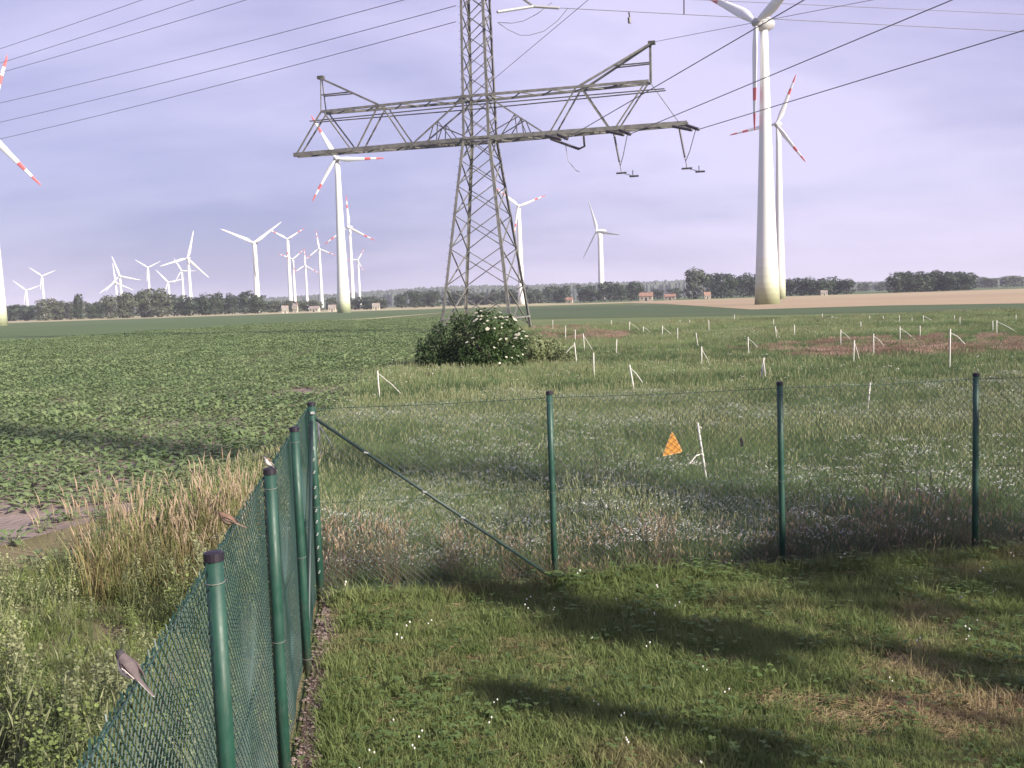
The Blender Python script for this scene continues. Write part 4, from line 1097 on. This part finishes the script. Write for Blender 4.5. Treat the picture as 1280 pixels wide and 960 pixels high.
def f_weed(h, nl, L, Wd, mi_top):
    def f(mb, g):
        for s in range(4):
            a = g.uniform(0, 6.28); x, y = g.uniform(-.06, .06), g.uniform(-.06, .06); hh = h * g.uniform(.6, 1.1); lx, ly = math.cos(a) * .12, math.sin(a) * .12
            mb.mi = 0; mb.tube([(x, y, 0), (x + lx * .4, y + ly * .4, hh * .5), (x + lx, y + ly, hh)], [.005, .004, .002], 4)
            for i in range(nl):
                t = (i + 1) / nl; b = a + i * 2.4; px, py = x + lx * t, y + ly * t; k = (1.25 - t * .8)
                leafshape(mb, (px, py, hh * t), (math.cos(b), math.sin(b), .5), 0, L * k, Wd * k, .35)
            mb.mi = 1
            for i in range(mi_top):
                t = g.uniform(.75, 1.05); b = g.uniform(0, 6.28)
                disc(mb, (x + lx * t + math.cos(b) * .03, y + ly * t + math.sin(b) * .03, hh * t), g.uniform(.008, .016), g, 5, 1.2)
    return f
WEED = proto_col('weed_plant', [(f_weed(.55, 12, .07, .03, 12), [M['weed'], M['weed_lt']]), (f_weed(.40, 10, .08, .04, 5), [M['weed_lt'], M['weed_lt']]), (f_weed(.7, 14, .06, .02, 22), [M['weed'], M['seed']]), (f_meadow(.15, .42, 34, 3), [M['weed'], M['seed']]), (f_meadow(.12, .30, 40, 0), [M['weed_lt'], M['seed']])])
def beet_leaves(g, big=1.0):
    out = []
    n = g.randint(9, 12)
    for i in range(n):
        a = i * 2.4 + g.uniform(-.3, .3); el = 1.15 - .075 * i + g.uniform(-.1, .1)
        out.append((a, el, g.uniform(.17, .25) * big, g.uniform(.10, .14) * big, g.uniform(.10, .18) * big))
    return out
def beet_leaf(mb, lf):
    a, el, L, Wd, pet = lf
    d = Vector((math.cos(a) * math.cos(el), math.sin(a) * math.cos(el), math.sin(el)))
    b = Vector((math.cos(a) * .02, math.sin(a) * .02, .01)); e = b + d * pet
    mb.mi = 0; mb.bar(b, e, .009, .009, 3)
    d2 = Vector((d.x * 1.5, d.y * 1.5, d.z * .75)); leafshape(mb, e, d2, 0, L, Wd, .42, .13)
def f_beet(mb, g):
    for lf in beet_leaves(g): beet_leaf(mb, lf)
BEET = proto_col('beet_plant', [(f_beet, [M['beet']]) for _ in range(4)])

# ------------------------------------------------------------------ scattering (one object per kind of ground cover)
def scatter(name, P, cols, idx, scale, label, cat):
    me = bpy.data.meshes.new(name); n = len(P)
    me.from_pydata(np.asarray(P).tolist(), [], [])
    for nm, tp, arr in (('pick', 'INT', idx), ('size', 'FLOAT', scale), ('turn', 'FLOAT', rng.uniform(0, 6.283, n)), ('tilt', 'FLOAT', rng.normal(0, .10, n))):
        at = me.attributes.new(nm, tp, 'POINT'); at.data.foreach_set('value', np.asarray(arr))
    o = link(name, me)
    ng = bpy.data.node_groups.new(name + '_scatter', 'GeometryNodeTree')
    ng.interface.new_socket('Geometry', in_out='INPUT', socket_type='NodeSocketGeometry'); ng.interface.new_socket('Geometry', in_out='OUTPUT', socket_type='NodeSocketGeometry')
    N, Lk = ng.nodes, ng.links
    gi, go = N.new('NodeGroupInput'), N.new('NodeGroupOutput')
    ci = N.new('GeometryNodeCollectionInfo'); ci.inputs[0].default_value = cols; ci.inputs[1].default_value = True; ci.inputs[2].default_value = True
    ip = N.new('GeometryNodeInstanceOnPoints')
    def na(nm, tp):
        a = N.new('GeometryNodeInputNamedAttribute'); a.data_type = tp; a.inputs[0].default_value = nm; return a.outputs[0]
    cx_ = N.new('ShaderNodeCombineXYZ'); Lk.new(na('turn', 'FLOAT'), cx_.inputs[2]); Lk.new(na('tilt', 'FLOAT'), cx_.inputs[0])
    Lk.new(gi.outputs[0], ip.inputs['Points']); Lk.new(ci.outputs[0], ip.inputs['Instance']); ip.inputs['Pick Instance'].default_value = True
    Lk.new(na('pick', 'INT'), ip.inputs['Instance Index']); Lk.new(cx_.outputs[0], ip.inputs['Rotation']); Lk.new(na('size', 'FLOAT'), ip.inputs['Scale'])
    Lk.new(ip.outputs[0], go.inputs[0])
    md = o.modifiers.new('scatter', 'NODES'); md.node_group = ng
    tag(o, label, cat, kind='stuff')
    return o

def in_view(x, y, mx=.10):
    return np.abs(x) < (0.512 + mx) * y + 0.6
def vnoise(x, y, s, seed=0):
    """Smooth value noise, 0 to 1."""
    g = np.random.default_rng(seed); T = g.random((64, 64))
    u, v = x * s, y * s; iu, iv = np.floor(u).astype(int), np.floor(v).astype(int); fu, fv = u - iu, v - iv
    fu, fv = fu * fu * (3 - 2 * fu), fv * fv * (3 - 2 * fv)
    a, b, c, d = T[iu % 64, iv % 64], T[(iu + 1) % 64, iv % 64], T[iu % 64, (iv + 1) % 64], T[(iu + 1) % 64, (iv + 1) % 64]
    return (a * (1 - fu) + b * fu) * (1 - fv) + (c * (1 - fu) + d * fu) * fv
def lin(a, b, x, y): return (b.x - a.x) * (y - a.y) - (b.y - a.y) * (x - a.x)
def inside_lawn(x, y, m=0.0):
    lx = (x - CORN.x) * lnorm.x + (y - CORN.y) * lnorm.y; ry = (x - CORN.x) * rnorm.x + (y - CORN.y) * rnorm.y
    return (lx < -m) & (ry < -m)
def beyond_right(x, y): return (x - CORN.x) * rnorm.x + (y - CORN.y) * rnorm.y
def beyond_left(x, y): return (x - CORN.x) * lnorm.x + (y - CORN.y) * lnorm.y

# lawn
n = 90000
x = rng.uniform(-3, 9, n); y = rng.uniform(2.6, 12.5, n)
d_l = -beyond_left(x, y)
k = inside_lawn(x, y, .03) & in_view(x, y, .16) & (rng.random(n) < np.clip(.45 + 4.0 / y, 0, 1)) & ((d_l > .17) | (rng.random(n) < .07))
bare = vnoise(x, y, 1.1, 4)
k &= rng.random(n) < np.clip(1.35 - 1.2 * bare, .25, 1)
x, y = x[k], y[k]; n = len(x); wv = vnoise(x, y, 1.6, 8)
idx = np.select([rng.random(n) < .003, (rng.random(n) < .02 + .10 * np.clip(wv - .35, 0, 1)), rng.random(n) < .12], [5, 4, 3], rng.integers(0, 3, n))
worn = np.zeros(n, bool)
for (u, v, rx, ry) in ((1150, 890, .55, .28), (1075, 905, .35, .22), (1125, 835, .30, .22), (905, 830, .2, .16), (1000, 880, .3, .15), (1190, 905, .3, .25), (690, 690, .5, .12)):
    c_ = G(u, v); worn |= ((x - c_.x) / rx) ** 2 + ((y - c_.y) / ry) ** 2 < .5 + 1.0 * vnoise(x, y, 4.0, 77)
idx = np.where(worn & (rng.random(n) < .55), 6, np.where(rng.random(n) < .06, 6, idx))
sc = rng.uniform(.7, 1.25, n) * (.65 + .75 * vnoise(x, y, .9, 3)) * np.where(-beyond_right(x, y) < .35, 1.5, 1.0)
scatter('lawn_grass', np.stack([x, y, np.full(n, .012)], 1), LAWN, idx, sc, 'short patchy mown grass with clover inside the fence', 'grass')

# near meadow, 10 to 27 m
n = 60000
x = rng.uniform(-6, 20, n); y = rng.uniform(9.6, 27, n); b = beyond_right(x, y)
k = (b > .35) & in_view(x, y) & (x > -4.4) & (beyond_left(x, y) < 1.2 + .12 * np.maximum(0, y - 10)) & (rng.random(n) < np.clip(14 / y, 0, 1))
x, y, b = x[k], y[k], b[k]; n = len(x); dk_ = vnoise(x, y, .28, 21); fl_ = vnoise(x, y, .35, 22)
idx = np.select([(dk_ > .62) & (rng.random(n) < .7), (fl_ > .38) & (rng.random(n) < .55), rng.random(n) < .4], [2, 3, 1], 0)
scatter('meadow_grass', np.stack([x, y, np.full(n, .006)], 1), MEAD, idx, rng.uniform(.55, 1.15, n) * (.55 + .7 * vnoise(x, y, .9, 9)), 'flowering meadow grass beyond the right fence', 'grass')

# far meadow in patches, 24 to 100 m
n = 26000
x = rng.uniform(-8, 75, n); y = rng.uniform(24, 112, n)
k = in_view(x, y) & (x > -4.7) & (y < 100 + .0 * x) & (rng.random(n) < np.clip(30 / y, 0, 1))
x, y = x[k], y[k]; n = len(x)
def blob(u, v, rx, ry):
    c = G(u, v); return ((x - c.x) / rx) ** 2 + ((y - c.y) / ry) ** 2 < 1 + .9 * (vnoise(x, y, .25, 31) - .5)
red = blob(1235, 430, 9, 8) | blob(1110, 436, 6, 5) | blob(735, 420, 4, 9) | blob(700, 412, 3, 8) | blob(1180, 442, 6, 3)
dkn = vnoise(x * .6, y * 1.6, .09, 41)
idx = np.select([red & (rng.random(n) < .42), (dkn > .52) & (rng.random(n) < .8), rng.random(n) < .25, rng.random(n) < .2], [4, 3, 2, 1], 0)
scatter('far_meadow_grass', np.stack([x, y, np.full(n, .006)], 1), PATCH, idx, rng.uniform(.6, 1.05, n) * (.65 + .6 * vnoise(x, y, .12, 10)) * np.where(red, .75, 1), 'rough meadow with reddish patches around the stakes', 'grass')

# dry purple grass along the outer side of the right fence
n = 5200
x = rng.uniform(-3, 10, n); y = rng.uniform(9.5, 16, n); b = beyond_right(x, y)
k = (b > -.08) & (b < .55 + .6 * vnoise(x, y, .5, 5)) & in_view(x, y, .15) & (x > -2.2)
x, y, b = x[k], y[k], b[k]; n = len(x)
idx = np.where(rng.random(n) < .5, 2, rng.integers(0, 2, n))
scatter('dry_fence_grass', np.stack([x, y, np.full(n, .006)], 1), DRY, idx, rng.uniform(.45, .85, n) * (.55 + .7 * vnoise(x, y, .7, 6)) * np.where(b < .1, .6, 1), 'brown purple unmown grass along the outside of the fence', 'grass')

# weeds outside the left fence
n = 16000
x = rng.uniform(-14, 0, n); y = rng.uniform(1.6, 17, n); b = beyond_left(x, y)
edge = np.interp(-x, [2, 4.4, 5.0, 6.2, 22], [12, 16.5, 13.5, 11.2, 9.0])
soil = ((x + 5.75) / 1.15) ** 2 + ((y - 11.9) / 1.5) ** 2 < 1
k = (b > .05) & in_view(x, y, .15) & (y < edge) & ~soil & (rng.random(n) < .8)
x, y, b = x[k], y[k], b[k]; n = len(x); wv = vnoise(x, y, .8, 17)
idx = np.select([(wv > .6) & (rng.random(n) < .6), (wv < .5) & (rng.random(n) < .65), rng.random(n) < .2, rng.random(n) < .55], [0, 4, 2, 1], 3)
scatter('verge_weeds', np.stack([x, y, np.full(n, .007)], 1), WEED, idx, rng.uniform(.55, 1.05, n) * (.6 + .6 * wv) * np.clip(.45 + b * .6, .45, 1), 'rank grey green weeds and grass on the verge left of the fence', 'weeds')
# tall grass stand
n = 72
c = G(190, 742); x = c.x + .72 * rng.uniform(-1, 1, n) + rng.normal(0, .12, n); y = rng.normal(c.y + .3, .38, n)
c2 = G(300, 700); x = np.concatenate([x, rng.normal(c2.x - .2, .2, 60)]); y = np.concatenate([y, rng.normal(c2.y + .3, .3, 60)])
k = (beyond_left(x, y) > .25); x, y = x[k], y[k]; n = len(x)
idx = np.where(rng.random(n) < .3, 2, rng.integers(0, 2, n))
scatter('tall_grass', np.stack([x, y, np.full(n, .007)], 1), REED, idx, rng.uniform(.45, .98, n), 'stand of tall dry feathery grass left of the fence', 'grass')

# ------------------------------------------------------------------ beets: nearest plants singly, the rest of the crop as one mass
rows = []
for i in range(-290, 4):
    x_ = -4.75 + i * .45
    for yy in np.arange(10.5, 190, .30 if True else 0): rows.append((x_, yy))
A = np.array(rows); x = A[:, 0] + rng.normal(0, .035, len(A)); y = A[:, 1] + rng.normal(0, .06, len(A))
edge = np.interp(-x, [4.4, 5.0, 6.2, 22, 140], [16.8, 14.4, 12.2, 10.4, 60])
tk = np.interp(-x, [-trk[3][0], -trk[2][0], -trk[1][0], -trk[0][0], 130], [trk[3][1], trk[2][1], trk[1][1], trk[0][1], 91]) if trk[3][0] < 0 else 150
order = np.argsort([-p[0] for p in trk]); tk = np.interp(-x, [-trk[j][0] for j in order], [trk[j][1] for j in order])
soil = ((x + 5.9) / 1.3) ** 2 + ((y - 12.2) / 2.1) ** 2 < 1
gap = vnoise(x * .8, y * .45, .35, 61) > .90
k = (x < -4.5) & (y > edge) & (y < tk - .5) & in_view(x, y, .08) & ~(soil & (rng.random(len(x)) < .75)) & ~(gap & (rng.random(len(x)) < .75)) & (rng.random(len(x)) < .93)
x, y = x[k], y[k]
vig = .66 + .42 * vnoise(x, y, .25, 62)
sc = rng.uniform(.85, 1.2, len(x)) * vig * np.where(y < edge[k] + .8, .75, 1)
o_ = np.argsort(y); near = o_[:220]; rest = o_[220:]
keep = (y[rest] < 45) | (rng.random(len(rest)) < .75); rest = rest[keep]
scatter('beet_crop', np.stack([x[rest], y[rest], np.full(len(rest), .008)], 1), BEET, rng.integers(0, 4, len(rest)), sc[rest] * np.where(y[rest] > 45, 1.15, 1), 'dense green sugar beet crop filling the field on the left', 'crop')
gb = random.Random(9)
leafmeshes = []
protos = []
for v_ in range(4):
    ls = []
    for lf in beet_leaves(gb):
        mb = MB(); beet_leaf(mb, lf); me = mb.mesh('leaf'); me.materials.append(M['beet']); ls.append(me)
    mb = MB()
    for lf in beet_leaves(gb): beet_leaf(mb, lf)
    whole = mb.mesh('beet_plant'); whole.materials.append(M['beet'])
    protos.append((ls, whole))
for q in range(16):
    ex, ey_ = -7.0 + 2.4 * gb.random(), 10.6 + 2.8 * gb.random(); s = gb.uniform(.45, .95)
    t = empty('beet_plant', (ex, ey_, .008), gb.uniform(0, 6.28)); t.scale = (s, s, s)
    for me in protos[q % 4][0]: link('leaf', me, t)
    tag(t, 'small stray beet plant standing on the bare soil patch left of the tall grass', 'beet plant', 'stray beets on the bare soil')
for q, i in enumerate(near):
    ls, whole = protos[q % 4]; s = float(sc[i]); rz = gb.uniform(0, 6.28)
    if q < 60:
        t = empty('beet_plant', (x[i], y[i], .008), rz); t.scale = (s, s, s)
        for me in ls: link('leaf', me, t)
        tag(t, 'single sugar beet plant at the nearest ragged edge of the field by bare soil', 'beet plant', 'nearest beet plants by the bare soil')
    else:
        t = link('beet_plant', whole); t.location = (x[i], y[i], .008); t.rotation_euler = (0, 0, rz); t.scale = (s, s, s)
        tag(t, 'sugar beet plant in the first rows of the field behind the tall grass', 'beet plant', 'beet plants of the first rows')

# ------------------------------------------------------------------ gravel along the foot of the left fence
mb = MB(); g = random.Random(3)
for i in range(1500):
    t = g.uniform(-.2, 8.4); off = g.uniform(.0, .17); p = CORN + ldir * t + rdir * off; s = g.uniform(.006, .022)
    m = Matrix.Rotation(g.uniform(0, 3), 3, 'Z')
    vs = [m @ Vector((a * s * g.uniform(.7, 1.2), b * s * g.uniform(.7, 1.2), c * s * .6)) + Vector((p.x, p.y, .022)) for a, b, c in ((1, 0, 0), (-1, 0, 0), (0, 1, 0), (0, -1, 0), (0, 0, 1))]
    mb.add(vs, [(0, 2, 4), (2, 1, 4), (1, 3, 4), (3, 0, 4)])
o = mb.build('gravel', M['stone']); tag(o, 'brown gravel along the foot of the side fence', 'gravel', kind='stuff')

# ------------------------------------------------------------------ the air
mb = MB(); mb.box((-9500, -350, -1.0), (9500, 12500, 130.0))
m = bpy.data.materials.new('summer_haze'); m.use_nodes = True; m.node_tree.nodes.remove(m.node_tree.nodes['Principled BSDF'])
pv = m.node_tree.nodes.new('ShaderNodeVolumePrincipled'); pv.inputs['Density'].default_value = 0.00016; pv.inputs['Color'].default_value = (0.80, 0.80, 0.95, 1)
m.node_tree.links.new(pv.outputs[0], m.node_tree.nodes['Material Output'].inputs['Volume'])
o = mb.build('haze', m); tag(o, 'thin bluish summer haze over the fields', 'haze', kind='stuff')
